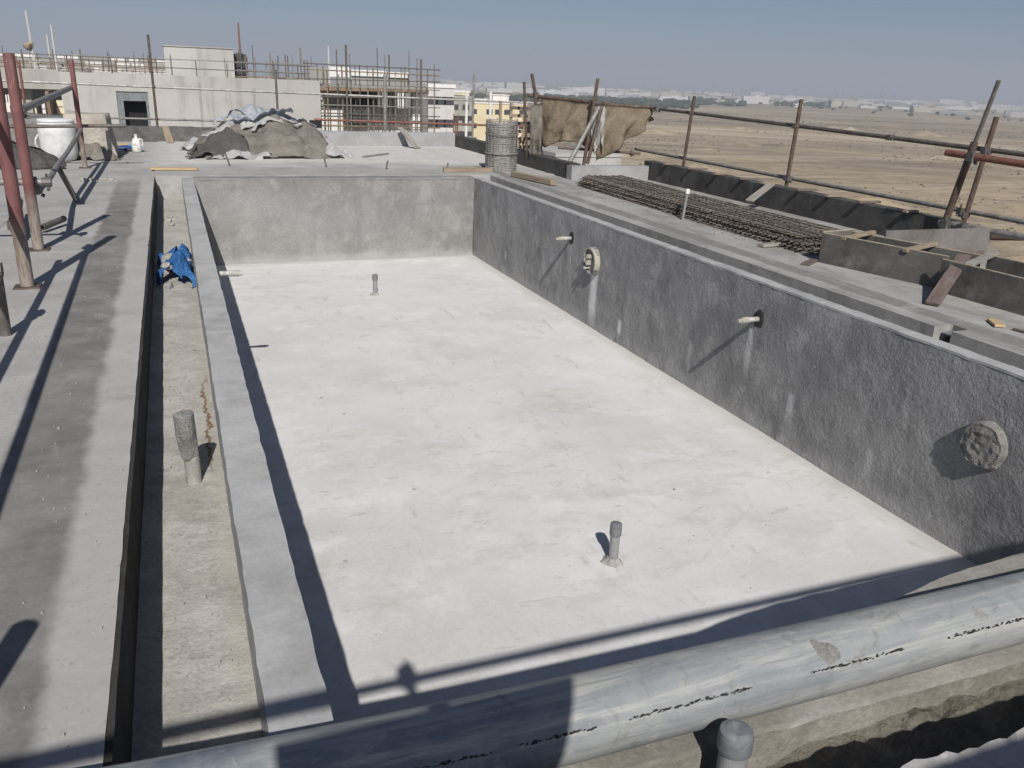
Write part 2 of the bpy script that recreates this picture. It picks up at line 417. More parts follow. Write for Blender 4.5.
def cloth(name, lo, hi, sc=3, rough=.9, stripe=None):
    m = NT(name); m.coord(True)
    a = m.noise(sc, 6, .65, .5); w = m.noise(90, 2, .5)
    col = m.mix(m.step(a, .3, .7), lo, hi)
    cr_ = m.voro(sc * 2.2, 'DISTANCE_TO_EDGE'); cr2 = m.voro(sc * 5.5, 'DISTANCE_TO_EDGE')
    h = m.math('ADD', m.math('ADD', a, m.math('MULTIPLY', w, .08)), m.math('ADD', m.math('MULTIPLY', cr_, .9), m.math('MULTIPLY', cr2, .6)))
    return m.done(col, rough, m.bump(h, .6, .035))
M['tarp'] = cloth('brown_tarp', (.25, .228, .20), (.42, .388, .34))
M['tarp_tan'] = cloth('tan_hessian', (.29, .235, .17), (.40, .335, .25))
M['tarp_dark'] = cloth('dark_tarp', (.13, .125, .117), (.21, .202, .19))
M['sheet_white'] = cloth('white_polythene', (.58, .58, .575), (.74, .74, .73), rough=.45)
M['sheet_blue'] = cloth('pale_blue_polythene', (.48, .52, .57), (.64, .67, .71), rough=.4)
M['blue'] = cloth('blue_woven_sack', (.035, .16, .44), (.10, .30, .62), sc=6, rough=.5)
M['blue_dark'] = plain('navy_plastic', (.02, .05, .17), .4)
M['white_plastic'] = plain('white_drum_plastic', (.68, .69, .69), .4, var=.08, sc=8, dirt=(.42, .42, .40), dirt_amt=.7, dsc=5)
M['yellow'] = plain('yellow_paint', (.55, .38, .08), .6)
M['stone'] = concrete('rubble', (.26, .25, .23), (.33, .315, .29), (.40, .385, .36), big=8, fine=25, grain=60, bump=.8, obj=True)
def build_mat(name, lo, hi, stain=(.25, .24, .22)):
    m = NT(name); m.coord()
    a = m.noise(.25, 6, .6); b = m.noise(1.2, 6, .7, 0, m.scaled((1, 1, .12))); c = m.noise(6, 5, .6)
    col = m.mix(m.step(a, .3, .7), lo, hi)
    col = m.mix(m.step(b, .50, .68, 0, .55), col, stain); bb = m.noise(.6, 8, .7); col = m.mix(m.step(bb, .52, .66, 0, .35), col, g(1.0, stain))
    return m.done(col, .9, m.bump(c, .3, .02))
M['beige'] = build_mat('beige_render', (.355, .35, .332), (.44, .433, .41))
M['beige_dark'] = build_mat('beige_slab', (.30, .292, .27), (.37, .36, .335))
M['cream'] = build_mat('cream_wall', (.60, .52, .34), (.68, .60, .40), (.5, .43, .29))
M['pale_yellow'] = build_mat('pale_yellow_wall', (.62, .55, .38), (.70, .64, .48), (.5, .45, .33))
M['white_wall'] = build_mat('white_wall', (.64, .63, .61), (.74, .73, .71), (.5, .49, .47))
M['far_white'] = build_mat('dusty_white_wall', (.50, .49, .47), (.60, .59, .565), (.36, .35, .33))
M['grey_wall'] = build_mat('grey_block', (.27, .265, .25), (.34, .33, .31))
M['olive_wall'] = build_mat('olive_grey_wall', (.28, .28, .24), (.36, .355, .31))
M['dark'] = plain('dark_opening', (.018, .018, .018), .9, obj=False)
M['frame_grey'] = plain('grey_reveal', (.19, .21, .22), .8, obj=False)
M['glass'] = plain('dark_window_glass', (.05, .055, .06), .15, spec=.6, obj=False)
M['black_sheet'] = cloth('charcoal_sheeting', (.04, .042, .045), (.075, .077, .08))
M['timber_far'] = plain('site_timber', (.22, .16, .11), .9, var=.4, sc=2, obj=False)
M['far_pale'] = plain('far_pale_wall', (.50, .49, .47), .9, var=.1, sc=.02, obj=False)
M['far_cream'] = plain('far_cream_wall', (.40, .37, .30), .9, var=.1, sc=.02, obj=False)
M['far_grey'] = plain('far_grey_wall', (.28, .29, .30), .9, var=.1, sc=.02, obj=False)
M['foliage'] = plain('dusty_foliage', (.045, .055, .03), .9, var=.5, sc=.15, obj=False)
M['scrub'] = plain('dry_scrub', (.105, .092, .068), .95, var=.4, sc=1, obj=False)
def sand():
    m = NT('desert_sand'); m.coord()
    w = m.scaled((.35, 1, 1))
    a = m.noise(.004, 8, .62, 1.0, w); b = m.noise(.03, 8, .68, .6, w); c = m.noise(.35, 6, .7); d = m.noise(2.5, 4, .7)
    col = m.mix(m.step(a, .36, .62), (.42, .335, .225), (.275, .235, .175))
    col = m.mix(m.step(b, .45, .68, 0, .75), col, (.50, .41, .28))
    col = m.mix(m.step(c, .46, .66, 0, .6), col, (.20, .175, .14))
    col = m.mix(m.step(d, .56, .70, 0, .45), col, (.15, .13, .105))
    x, y, z = m.xyz()
    near = m.step(m.math('ADD', y, m.math('MULTIPLY', b, 60)), 60, 150, .75, 0)
    col = m.mix(near, col, m.mix(m.step(c, .4, .7), (.60, .49, .33), (.48, .39, .265)))
    st = m.noise(.05, 7, .72, .8, m.n_rot((.18, 1.6, 1)))
    col = m.mix(m.step(st, .52, .68, 0, .6), col, (.54, .455, .325)); col = m.mix(m.step(st, .32, .48, .5, 0), col, (.21, .18, .14))
    pt = m.noise(.011, 9, .7, .3, m.n_rot((.5, 1.5, 1)))
    col = m.mix(m.step(pt, .50, .60, 0, .7), col, (.235, .205, .165)); col = m.mix(m.step(pt, .36, .46, .65, 0), col, (.58, .50, .38))
    # bulldozed tracks and pale gravel streaks
    t = m.noise(.012, 5, .55, 2.2, m.scaled((.16, 1, 1)))
    t = m.math('ABSOLUTE', m.math('SUBTRACT', t, .5))
    col = m.mix(m.step(t, .0, .014, .55, 0), col, (.56, .51, .43))
    t2 = m.noise(.02, 5, .55, 1.5, m.scaled((.12, 1, 1)))
    t2 = m.math('ABSOLUTE', m.math('SUBTRACT', t2, .52))
    col = m.mix(m.step(t2, .0, .01, .55, 0), col, (.12, .105, .085))
    col = m.mix(1.0, col, (.90, .885, .875), 'MULTIPLY')
    h = m.math('ADD', m.math('MULTIPLY', c, .7), m.math('MULTIPLY', d, .3))
    return m.done(col, .95, m.bump(h, .8, .6), spec=.1)
M['sand'] = sand()

# ================================================================== SETTING
GZ = -14.0
bm = NB()
xs = [-9000, -3000, -1000, -300, -100, 0, 100, 300, 1000, 3000, 9000]
cache = {}
for i, x in enumerate(xs):
    for j, y in enumerate(xs): cache[i, j] = bm.verts.new((x, y, GZ))
for i in range(len(xs) - 1):
    for j in range(len(xs) - 1): bm.faces.new((cache[i, j], cache[i + 1, j], cache[i + 1, j + 1], cache[i, j + 1]))
kind(link('ground', bm, M['sand']))

# the roof deck: slabs at z = 0 round the pool and its channel, down to the ground at the outer edge
bm = NB()
def slab(x0, x1, y0, y1, z0, z1, sx, sy, edge=.006, o=0, skip=('bottom',)):
    add_gridbox(bm, rng(x0, x1, sx), rng(y0, y1, sy), [z0, (z0 + z1) / 2, z1], .0012, 9, o, .002, .8, skip, edge)
slab(-1.6, -.276, .4, 13.30, -.32, 0, .06, .06, .002, 1)
slab(-9, -1.602, -6, 19.9, -.32, -.002, .5, .5, .003, 2)
slab(-1.601, -.275, 13.303, 19.9, -.32, -.001, .2, .2, .004, 3)
slab(-.274, 6.05, 13.44, 19.9, -.32, .012, .15, .15, .006, 4)
slab(4.885, 7.62, 4.21, 12.72, -.32, 0, .07, .07, .002, 5)
slab(4.885, 6.05, 12.723, 13.437, -.32, .003, .1, .1, .005, 6)
slab(5.06, 7.62, 4.07, 4.207, -.32, -.002, .07, .07, .002, 7)
slab(4.885, 7.62, 1.1, 4.067, -.32, 0, .07, .07, .002, 8)
slab(-1.6, 7.62, -6, .397, -.32, -.003, .4, .4, .003, 9)
slab(-1.6, -.275, .4, .402, -.32, -.004, .4, .4, .0, 9)
slab(-.274, 7.62, .40, 1.012, -.32, .135, .03, .03, .012, 10)
kind(link('deck', bm, M['deck']))
bm = NB()
for b in ((-8.9, 7.5, -5.8, 19.8, GZ, -1.5), (-8.9, -.45, -5.8, 19.8, -1.49, -.34), (5.1, 5.95, -5.8, 19.8, -1.49, -.34), (5.96, 7.5, -5.8, 12.6, -1.49, -.34), (-.44, 5.09, -5.8, .95, -1.49, -.42), (-.44, 5.09, 13.6, 19.8, -1.49, -.34)):
    add_box(bm, ((b[0] + b[1]) / 2, (b[2] + b[3]) / 2, (b[4] + b[5]) / 2), (b[1] - b[0], b[3] - b[2], b[5] - b[4]))
kind(link('storeys_below', bm, M['grey_wall']))

bm = NB()
add_gridbox(bm, rng(-.36, .11, .05), rng(1.34, 13.5, .07), [-.40, -.30], .006, 8, 3, .006, 1.2)
add_gridbox(bm, rng(4.60, 4.96, .08), rng(1.2, 13.5, .1), [-.40, -.252], .006, 8, 4, .006, 1.2)
kind(link('gutter_floor', bm, M['gutter']))

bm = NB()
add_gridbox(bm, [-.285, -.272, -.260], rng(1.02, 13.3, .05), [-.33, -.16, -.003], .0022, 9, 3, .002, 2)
kind(link('gutter_side_shade', bm, M['gutter_side_shade']))  # thin extra facing with the channel's shade in its colour

bm = NB()
add_gridbox(bm, rng(.20, 4.60, .08), rng(1.70, 13.20, .08), [-1.42, -1.26], .005, 3, 5, .008, .7)
kind(link('pool_floor', bm, M['floor'], smooth=True))

# near channel: a bed of damp mud with a rough heap against the wall
bm = NB(); gx = rng(-.34, 6.0, .022); gy = rng(1.02, 1.40, .02); gr = {}
for i, x in enumerate(gx):
    for j, y in enumerate(gy):
        k = max(0, min(1, (x - .9) / .5))
        h = -.255 + k * (.05 + .10 * max(0, 1 - (1.36 - y) / .2)) + .012 * mnoise.noise(V((x * 5, y * 5, 1)))
        heap = max(0, .5 + mnoise.noise(V((x * 1.7, 2, 0)))) * max(0, 1 - abs(y - 1.30) / .10) * (.085 if x > 1.3 else .01)
        lump = (mnoise.turbulence(V((x * 13, y * 13, 3)), 5, False) - .4) * .05
        gr[i, j] = bm.verts.new((x, y, h + heap + lump * (.22 + heap * 10)))
for i in range(len(gx) - 1):
    for j in range(len(gy) - 1): bm.faces.new((gr[i, j], gr[i + 1, j], gr[i + 1, j + 1], gr[i, j + 1]))
kind(link('wet_soil', bm, M['mud']), 'stuff')

# ================================================================== POOL WALLS
def wall(label, x0, x1, y0, y1, z0, z1, mat, cop, sx, sy, sz, amp, o, capz=.02, cop_amp=.004):
    t = thing('pool_wall', label, 'wall', ((x0 + x1) / 2, (y0 + y1) / 2, z0), group='walls of the swimming pool')
    off = V(t.location)
    bm = NB(); add_gridbox(bm, rng(x0, x1, sx), rng(y0, y1, sy), rng(z0, z1 - capz, sz), amp, 7, o, amp * .9, 1.6)
    bm.transform(Matrix.Translation(-off)); link('wall_face', bm, mat, t)
    bm = NB(); e = .0015
    add_gridbox(bm, rng(x0 - e, x1 + e, .04), rng(y0 - e, y1 + e, .05), [z1 - capz, z1 - capz / 2, z1], cop_amp, 8, o + 3, .003, 1.1, edge=.0022)
    bm.transform(Matrix.Translation(-off)); link('coping', bm, cop, t)
    return t
w_left = wall('long low pool wall with smooth pale coping beside the left drainage channel', .09, .243, 1.35, 13.30, -1.40, 0, M['render_far'], M['coping'], .08, .08, .12, .004, 1, .26, .004)
w_right = wall('long rough dark grey pool wall carrying pipe stubs and round fittings', 4.51, 4.625, 1.35, 13.16, -1.40, 0, M['render_right'], M['coping'], .06, .055, .055, .004, 2, .018, .003)
w_far = wall('short grey end wall across the far side of the pool', .247, 4.505, 13.15, 13.425, -1.40, .004, M['render_far'], M['render_far'], .09, .09, .09, .007, 3, .03)
def w_near_y(x):
    ks = ((-9, -.12), (.25, -.12), (.86, -.10), (2.0, -.068), (2.35, -.002), (2.75, .022), (4.6, .055))
    for (xa, ya), (xb, yb) in zip(ks, ks[1:]):
        if x <= xb: return ya + (yb - ya) * (x - xa) / (xb - xa)
    return ks[-1][1]
w_near = wall('short pool end wall under the big grey pipe', .247, 4.505, 1.345, 1.75, -1.40, -.015, M['mud_face'], M['ledge'], .07, .05, .1, .006, 4, .02, .005)
for ch in w_near.children:
    for v in ch.data.vertices:
        if v.co.y > .15: v.co.y += w_near_y(v.co.x + w_near.location.x)


# pipe stubs that stick out of the pool walls
def wall_stub(label, x, y, z, p, d, collar=True, mat='cream_fit'):
    t = thing('pipe_stub', label, 'pipe', (x, y, z), group='pipe stubs in the pool walls')
    bm = NB(); add_tube(bm, [(-d * .02, 0, 0), (d * p * .55, 0, 0), (d * p * .6, 0, 0)], .022, 14); link('pipe', bm, M['pvc_old'], t, True)
    bm = NB(); add_tube(bm, [(d * p * .6, 0, 0), (d * p, 0, -.004)], .027, 14, hollow=.3); link('end_cap', bm, M[mat], t)
    if collar:
        bm = NB(); add_lathe(bm, [(.025, -.01), (.07, -.005), (.072, .004), (.05, .012), (.024, .014)], (0, 0, 0), 18, (d, 0, 0), .25); link('collar', bm, M['dark_hole'], t)
    return t
wall_stub('cream tipped pipe stub high on the right wall, nearer of the two there', 4.512, 5.64, -.315, .18, -1)
wall_stub('cream tipped pipe stub high on the right wall beside the broken round fitting', 4.512, 9.40, -.305, .18, -1)
wall_stub('white pipe stub sticking out of the low left wall', .243, 7.62, -.17, .21, 1, False, 'pvc_old')

def boss(label, y, z, r, p, broken):
    t = thing('light_niche', label, 'fitting', (4.508, y, z), group='round light niches in the right pool wall')
    bm = NB()
    prof = [(r * 1.03, -.02), (r * 1.02, 0), (r, p * .5), (r * .93, p), (r * .86, p * 1.02), (r * .84, p * (.7 if broken else .95))]
    prof += [(r * .5, p * .62), (r * .2, p * .66), (.001, p * .66)] if broken else [(r * .8, p * 1.02), (r * .6, p * 1.12), (r * .4, p * 1.0), (r * .2, p * 1.15), (.001, p * 1.1)]
    add_lathe(bm, prof, (0, 0, 0), 30, (-1, 0, 0), .10)
    for v in bm.verts: v.co += nvec(v.co + V((0, y, 0)), 26, .008 if broken else .009)
    link('mortar_fill', bm, M['mortar'], t)
    bm = NB(); n = 30; a0 = -.5 if broken else -.3; a1 = 2.9 if broken else 1.5
    prev = None
    for i in range(n + 1):
        a = a0 + (a1 - a0) * i / n; w = (.012 if broken else .006) + .006 * mnoise.noise(V((i * .6, y, 0)))
        # arc in the wall plane
        def P(rr, x): return bm.verts.new((-x, -rr * math.cos(a), rr * math.sin(a)))
        q = (P(r * 1.0, p * .2), P(r * 1.0, p + .012), P(r * 1.0 - w * 1.6, p + .014), P(r - w * 1.6, p * .3))
        if prev:
            for k in range(4): bm.faces.new((prev[k], prev[(k + 1) % 4], q[(k + 1) % 4], q[k]))
        else: bm.faces.new(q)
        prev = q
    bm.faces.new(prev[::-1])
    if not broken: bm.free()
    else:
        link('rim', bm, M['cream_fit'], t)
        rr = random.Random(4)
        for k in range(7):
            bm = NB(); a = rr.random() * 6.28; d0 = rr.random() * r * .6
            add_tube(bm, [(-p * .5, d0 * math.cos(a), d0 * math.sin(a)), (-p - .03 - .03 * rr.random(), d0 * math.cos(a) * 1.2, d0 * math.sin(a) * 1.2)], .016 + .012 * rr.random(), 8, wob=.4)
            link('lug', bm, M['cream_fit'], t)
    return t
boss('broken cream rimmed round fitting with a white streak below it', 8.745, -.46, .165, .06, True)
boss('round mortar filled fitting low on the dark wall near the big pipe', 3.33, -.49, .15, .05, False)

# capped riser pipes
def riser(label, p, h, r, rc, hc, mats=('pvc_grey', 'pvc_cap'), lean=(0, 0), base=True, group='capped grey riser pipes'):
    t = thing('riser_pipe', label, 'pipe', p, group=group)
    top = V((lean[0], lean[1], h)); d = top.normalized()
    bm = NB(); add_tube(bm, [V((0, 0, -.03)), top * .5, top - d * hc], r, 36, wob=.03); link('pipe', bm, M[mats[0]], t, False)
    bm = NB(); c0 = top - d * hc
    add_tube(bm, [c0 - d * .002, c0 + d * .008, c0 + d * (hc * .75), c0 + d * hc, c0 + d * (hc + .006)], [rc, rc * 1.03, rc * 1.02, rc * .97, rc * .6], 36); link('cap', bm, M[mats[1]], t)
    if base:
        bm = NB(); add_lathe(bm, [(r * 2.6, -.012), (r * 2.2, .004), (r * 1.5, .012), (r * 1.02, .03)], (0, 0, 0), 20, None, .5)
        for v in bm.verts: v.co += nvec(v.co + V(p), 25, .006)
        link('mortar_collar', bm, M['mortar_pale'], t)
    return t
riser('capped grey riser pipe on the pool floor in front of the big pipe', (2.315, 3.95, -1.262), .262, .030, .036, .075)
riser('capped grey riser pipe on the pool floor near the far end wall', (2.36, 10.87, -1.262), .27, .030, .036, .07)
riser('grey riser pipe with a shiny dark cap in the muddy channel below the big pipe', (1.10, 1.245, -.22), .338, .034, .040, .05, base=False)
t = thing('riser_pipe', 'stubby riser pipe crusted with mortar standing in the left channel', 'pipe', (-.045, 3.80, -.30), group='capped grey riser pipes')
bm = NB(); add_tube(bm, [(0, 0, -.02), (0, 0, .14)], .035, 20, wob=.04); link('pipe', bm, M['mortar_pale'], t)
bm = NB(); add_tube(bm, [(0, 0, .13), (-.004, 0, .14), (-.012, -.004, .24), (-.018, -.005, .345), (-.018, -.005, .352)], [.038, .042, .042, .043, .03], 22, wob=.05)
for v in bm.verts: v.co += nvec(v.co, 34, .008)
link('crusted_sleeve', bm, M['mortar'], t)

# square outlet recess in the notch of the right-hand channel
t = thing('drain_outlet', 'small dark outlet box set in the notch of the right deck edge', 'outlet', (5.0, 4.137, -.09))
bm = NB(); add_box(bm, (.0, 0, .0), (.10, .118, .10)); link('box', bm, M['frame_grey'], t, bevel=.006)
bm = NB(); add_box(bm, (-.053, 0, .0), (.006, .085, .075)); link('opening', bm, M['dark_hole'], t)

# ================================================================== BIG GREY PIPE
pr = .097
pts = [(-2.4, 1.58, .115), (-1.2, 1.535, .107), (-.6, 1.50, .102), (-.35, 1.478, .100), (0, 1.455, .099), (.35, 1.438, .098), (.7, 1.428, .098), (1.2, 1.422, .098), (1.7, 1.418, .098), (2.3, 1.415, .098), (3.2, 1.41, .098), (4.3, 1.40, .098), (5.6, 1.40, .1)]
def cr(ps, n):
    out = []
    for i in range(len(ps) - 1):
        p0, p1, p2, p3 = (V(ps[max(i - 1, 0)]), V(ps[i]), V(ps[i + 1]), V(ps[min(i + 2, len(ps) - 1)]))
        for k in range(n):
            t = k / n
            out.append(.5 * ((2 * p1) + (p2 - p0) * t + (2 * p0 - 5 * p1 + 4 * p2 - p3) * t * t + (3 * p1 - p0 - 3 * p2 + p3) * t ** 3))
    return out + [V(ps[-1])]
P_AX = cr(pts, 6)
t = thing('drain_pipe', 'big dusty grey plastic pipe lying right across the foreground', 'pipe', (0, 1.455, 0))
bm = NB(); add_tube(bm, P_AX, pr, 48, hollow=.08); bm.transform(Matrix.Translation((0, -1.455, 0)))
link('pipe', bm, M['bigpipe'], t, True)
def pipe_pt(x, a, h=0):
    for p, q in zip(P_AX, P_AX[1:]):
        if p.x <= x <= q.x:
            c = p.lerp(q, (x - p.x) / (q.x - p.x)); break
    return c + V((0, -math.cos(a), math.sin(a))) * (pr + h)
# broken line of smudged black print on the pipe
bm = NB(); r = random.Random(21); x = .35
def print_run():
    global bm
    if len(bm.faces):
        bm.transform(Matrix.Translation((0, -1.455, 0))); link('printed_marking', bm, M['ink'], t)
    else: bm.free()
    bm = NB()
A0 = rad(24)
while x < 3.2:
    if mnoise.noise(V((x * 4.3, 0, 4))) > -.22:
        w = .005 + r.random() * .011; hh = .05 + .07 * r.random(); a0 = A0 + (r.random() - .5) * .03
        for s in range(r.choice((2, 3, 3, 4))):
            xa = x + r.random() * w; xb = xa + .003 + r.random() * .010; aa = a0 + r.random() * .05; ab = aa + .012 + r.random() * .05
            sk = (r.random() - .5) * .008
            vs = [bm.verts.new(pipe_pt(X, A, .0012)) for X, A in ((xa, aa), (xb, aa + .01), (xb + sk, ab), (xa + sk, ab - .008))]
            bm.faces.new(vs)
        x += w + .002
    else: x += .02; print_run()
print_run(); bm.free()
# dried mortar splash on the pipe
bm = NB(); n = 26; c = bm.verts.new(pipe_pt(1.445, rad(50), .004)); rg = []
for i in range(n):
    a = 6.283 * i / n; k = 1 + .35 * mnoise.noise(V((math.cos(a) * 1.3, math.sin(a) * 1.3, 9)))
    rg.append(bm.verts.new(pipe_pt(1.445 + .030 * k * math.cos(a) + .016 * math.sin(a) * -1, rad(50) + .36 * k * math.sin(a), .0008)))
for i in range(n): bm.faces.new((c, rg[i], rg[(i + 1) % n]))
bm.transform(Matrix.Translation((0, -1.455, 0)))
link('mortar_splash', bm, M['mortar'], t)

# ================================================================== UPSTAND WALLS ROUND THE ROOF
def upstand(label, a, b, th, h, mat, o=0, amp=.008, z0=0.0):
    a, b = V((*a, 0)), V((*b, 0)); L = (b - a).length
    t = bpy.data.objects.new
    bm = NB(); add_gridbox(bm, rng(0, L, .1), rng(0, th, .06), rng(z0, h, .08), amp, 6, o, amp * .7, 1.5)
    ob = link('parapet_wall', bm, mat)
    ob.location = a; ob.rotation_euler = (0, 0, math.atan2(b.y - a.y, b.x - a.x))
    return tag(ob, label, 'wall', 'low upstand walls round the roof edge')
upstand('rough blackish low upstand wall along the far left roof edge before the beige building', (-9, 19.72), (2.6, 19.72), .2, .305, M['upstand_rough'], 1, .014)
upstand('smooth bluish grey low upstand wall at the far edge behind the tarpaulin heap', (2.62, 18.95), (6.05, 19.08), .2, .312, M['upstand_grey'], 2, .004)
upstand('black coated low upstand wall running past the rebar column cage', (6.05, 19.3), (6.05, 12.85), .2, .25, M['bitumen'], 3, .004)
upstand('bare grey low upstand wall across the roof corner behind the rebar mats', (6.03, 12.72), (7.46, 12.72), .2, .225, M['upstand_grey'], 4, .004)
upstand('long black coated low upstand wall along the right roof edge above the desert', (7.47, 6.55), (7.47, 12.9), -.2, .30, M['bitumen'], 5, .004)

# short battens lying across the top of the black right wall
for k in range(9):
    y = 7.1 + k * .62 + R.uniform(-.1, .1)
    bm = NB(); add_bar(bm, (-.16, 0, 0), (.16, R.uniform(-.08, .08), 0), .06, .022)
    ob = link('timber_batten', bm, M['wood_dark' if k % 2 else 'wood'], bevel=.002)
    ob.location = (7.57, y, .318)
    tag(ob, 'short timber batten lying across the top of the long black wall', 'batten', 'battens on the black wall')

# ================================================================== SCAFFOLD
def coupler(parent, p, axis=(0, 0, 1), r=.04, s=1.0):
    bm = NB(); q = V(axis).to_track_quat('Z', 'Y')
    add_tube(bm, [V((0, 0, -.03 * s)), V((0, 0, .03 * s))], r * 1.25, 10)
    add_box(bm, (r * 1.3, 0, 0), (.04 * s, .055 * s, .05 * s))
    add_tube(bm, [(r * 1.3, -.05 * s, 0), (r * 1.3, .055 * s, 0)], .009 * s, 6)
    add_tube(bm, [(-r * .6, -r * 1.3, .01), (-r * 1.5, -r * 1.8, .012)], .012 * s, 6)
    bm.transform(Matrix.Translation(V(p) - parent.location) @ q.to_matrix().to_4x4())
    return link('coupler', bm, M['coupler'], parent)

def tube_thing(label, pts, r, mat, group='scaffold rails and tubes', name='scaffold_tube', coup=(), hollow=.22, cat='tube'):
    p0 = V(pts[0]); t = thing(name, label, cat, p0, group=group)
    bm = NB(); add_tube(bm, [V(p) - p0 for p in pts], r, 12, hollow=hollow if len(pts) == 2 else 0)
    link('tube', bm, M[mat], t, False)
    for c in coup: coupler(t, c[0], c[1], r * 1.05, c[2] if len(c) > 2 else 1)
    return t

def prop(label, p, h, r, lean=(0, 0), plate=True):
    t = thing('scaffold_prop', label, 'prop', p, group='red scaffold props on the left')
    top = V((lean[0], lean[1], h))
    bm = NB(); add_tube(bm, [V((0, 0, .012)), top * .5, top], r, 18, hollow=0); link('tube', bm, M['prop'], t, False)
    if plate:
        bm = NB(); add_box(bm, (0, 0, .004), (.17, .15, .012)); link('base_plate', bm, M['tube_rust'], t, bevel=.002)
    return t
p_a = prop('tall red painted prop with worn beige foot, behind the nearest red prop', (-1.135, 8.07, 0), 1.56, .043)
p_b = prop('nearest red painted prop on a square rusty base plate at the left edge', (-1.045, 6.68, 0), 1.66, .045)
p_c = prop('slim red prop standing beside the white drum', (-1.262, 14.6, 0), 1.54, .036)
Yd, Xd, Zd = (0, 1, 0), (1, 0, 0), (0, 0, 1)
tube_thing('grey tube clamped level across the two big red props', [(-2.6, 8.16, .57), (-.985, 8.16, .556)], .030, 'tube', coup=(((-1.12, 8.14, .56), Xd, 1.3), ((-1.01, 8.14, .556), Xd, 1.2)))
tube_thing('open ended grey tube running back to the slim red prop', [(-1.318, 9.5, 1.063), (-1.32, 14.75, 1.152)], .036, 'tube', coup=(((-1.318, 9.56, 1.064), Yd, 1.5),))
tube_thing('thin dark tube crossing behind the white drum at the slim red prop', [(-2.5, 14.66, .58), (-.62, 14.66, .625)], .026, 'tube_dark', coup=(((-1.26, 14.64, .60), Zd, 1.4), ((-.87, 14.66, .62), Xd, 1)))
tube_thing('bent grey brace tube sloping from slim red prop to the big red props', [(-1.25, 14.55, .56), (-1.235, 12.2, .44), (-1.23, 11, .405), (-1.19, 10, .40), (-1.10, 8.25, .47)], .028, 'tube', coup=(((-1.11, 8.35, .465), Yd, 1.3),))
tube_thing('short dark raking leg below the bent brace tube', [(-1.232, 11.0, .40), (-1.077, 10.94, .01)], .030, 'tube_dark')
tube_thing('short dark post with a pale cap at the left edge of the deck', [(-1.005, 5.45, 0), (-1.0, 5.45, .38)], .032, 'tube_dark', coup=(((-1.0, 5.45, .385), Xd, 1.1),))
tube_thing('upper guard rail running toward the viewer from the nearest red prop', [(-1.09, 6.84, 1.2), (-1.02, .6, 1.2)], .026, 'tube', coup=(((-1.07, 6.72, 1.2), Yd, 1.2),))
tube_thing('middle guard rail running toward the viewer beside the nearest red prop', [(-1.155, 6.62, .82), (-1.14, .6, .80)], .026, 'tube')
tube_thing('low tube lying along the left deck behind the red props', [(-1.50, 9.9, .16), (-1.34, 8.4, .12)], .036, 'tube_dark', coup=(((-1.35, 8.6, .125), Yd, 1.3),))
tube_thing('tube lying from the red props toward slim prop close above the deck', [(-1.2, 8.9, .05), (-1.05, 9.3, .07)], .03, 'tube_dark')
# far edge guard rails with their posts
tube_thing('long pale upper rail along the far roof edge', [(-6.2, 20.4, 1.14), (9.3, 20.4, .965)], .024, 'white_tube', coup=(((-.25, 20.37, 1.085), Xd), ((2.28, 20.37, 1.03), Xd), ((4.72, 20.37, 1.01), Xd)))
tube_thing('lower left rail along the far roof edge in front of the beige wall', [(-3.0, 20.44, .44), (2.9, 20.44, .39)], .022, 'tube')
tube_thing('dark rusty lower rail at the far edge in front of the scaffolded block', [(3.1, 20.44, .475), (9.4, 20.44, .395)], .026, 'tube_orange')
for lab, x, z, m_ in (('tall rusty post at the far edge left of the doorway wall, by the roof room', -.25, 2.1, 'tube_rust'), ('short dark far post in front of the middle of the beige wall', 2.285, 1.52, 'tube_dark'),
                      ('tall dark far post before the scaffolded block, nearer the beige wall', 3.84, 2.1, 'tube_dark'), ('thick far post before the scaffolded block', 4.72, 1.5, 'tube'),
                      ('thin dark far post at the right end of the scaffolded block', 5.6, 1.87, 'tube_dark'), ('rusty far post at the left behind the big red props', -2.72, 1.5, 'tube_orange'),
                      ('grey far post just left of the rebar column cage', 6.9, 1.62, 'tube')):
    tube_thing(lab, [(x, 20.36, -.3), (x - R.uniform(-.02, .02), 20.36, z)], .026 if x != 4.72 else .04, m_, 'posts of the far guard rail', 'scaffold_post', cat='post')
# right-hand guard rail above the desert
tube_thing('long upper guard rail along the right edge over the desert', [(7.9, 13.75, 1.135), (7.9, 9.2, 1.06), (7.92, 5.2, .985)], .026, 'tube_dark', coup=(((7.88, 13.3, 1.13), Yd, 1.3), ((7.88, 7.95, 1.04), Zd, 1.1)))
tube_thing('long lower guard rail along the right edge over the desert', [(7.9, 14.0, .40), (7.9, 9.2, .375), (7.92, 5.2, .358)], .026, 'tube', coup=(((7.87, 9.62, .377), Yd, 1.2), ((7.87, 6.75, .364), Yd, 1.2)))
tube_thing('slim rusty post of the right guard rail nearest the hanging tarpaulin', [(7.86, 12.36, -.3), (7.84, 12.15, 1.37)], .026, 'tube_rust', 'posts of the right guard rail', 'scaffold_post', cat='post', coup=(((7.86, 12.2, 1.11), Zd),))
tube_thing('slim grey brown post of the right guard rail in the middle of its length', [(7.86, 9.68, -.3), (7.84, 9.58, 1.41)], .027, 'tube_rust', 'posts of the right guard rail', 'scaffold_post', cat='post', coup=(((7.86, 9.62, 1.06), Zd), ((7.86, 9.65, .375), Zd)))
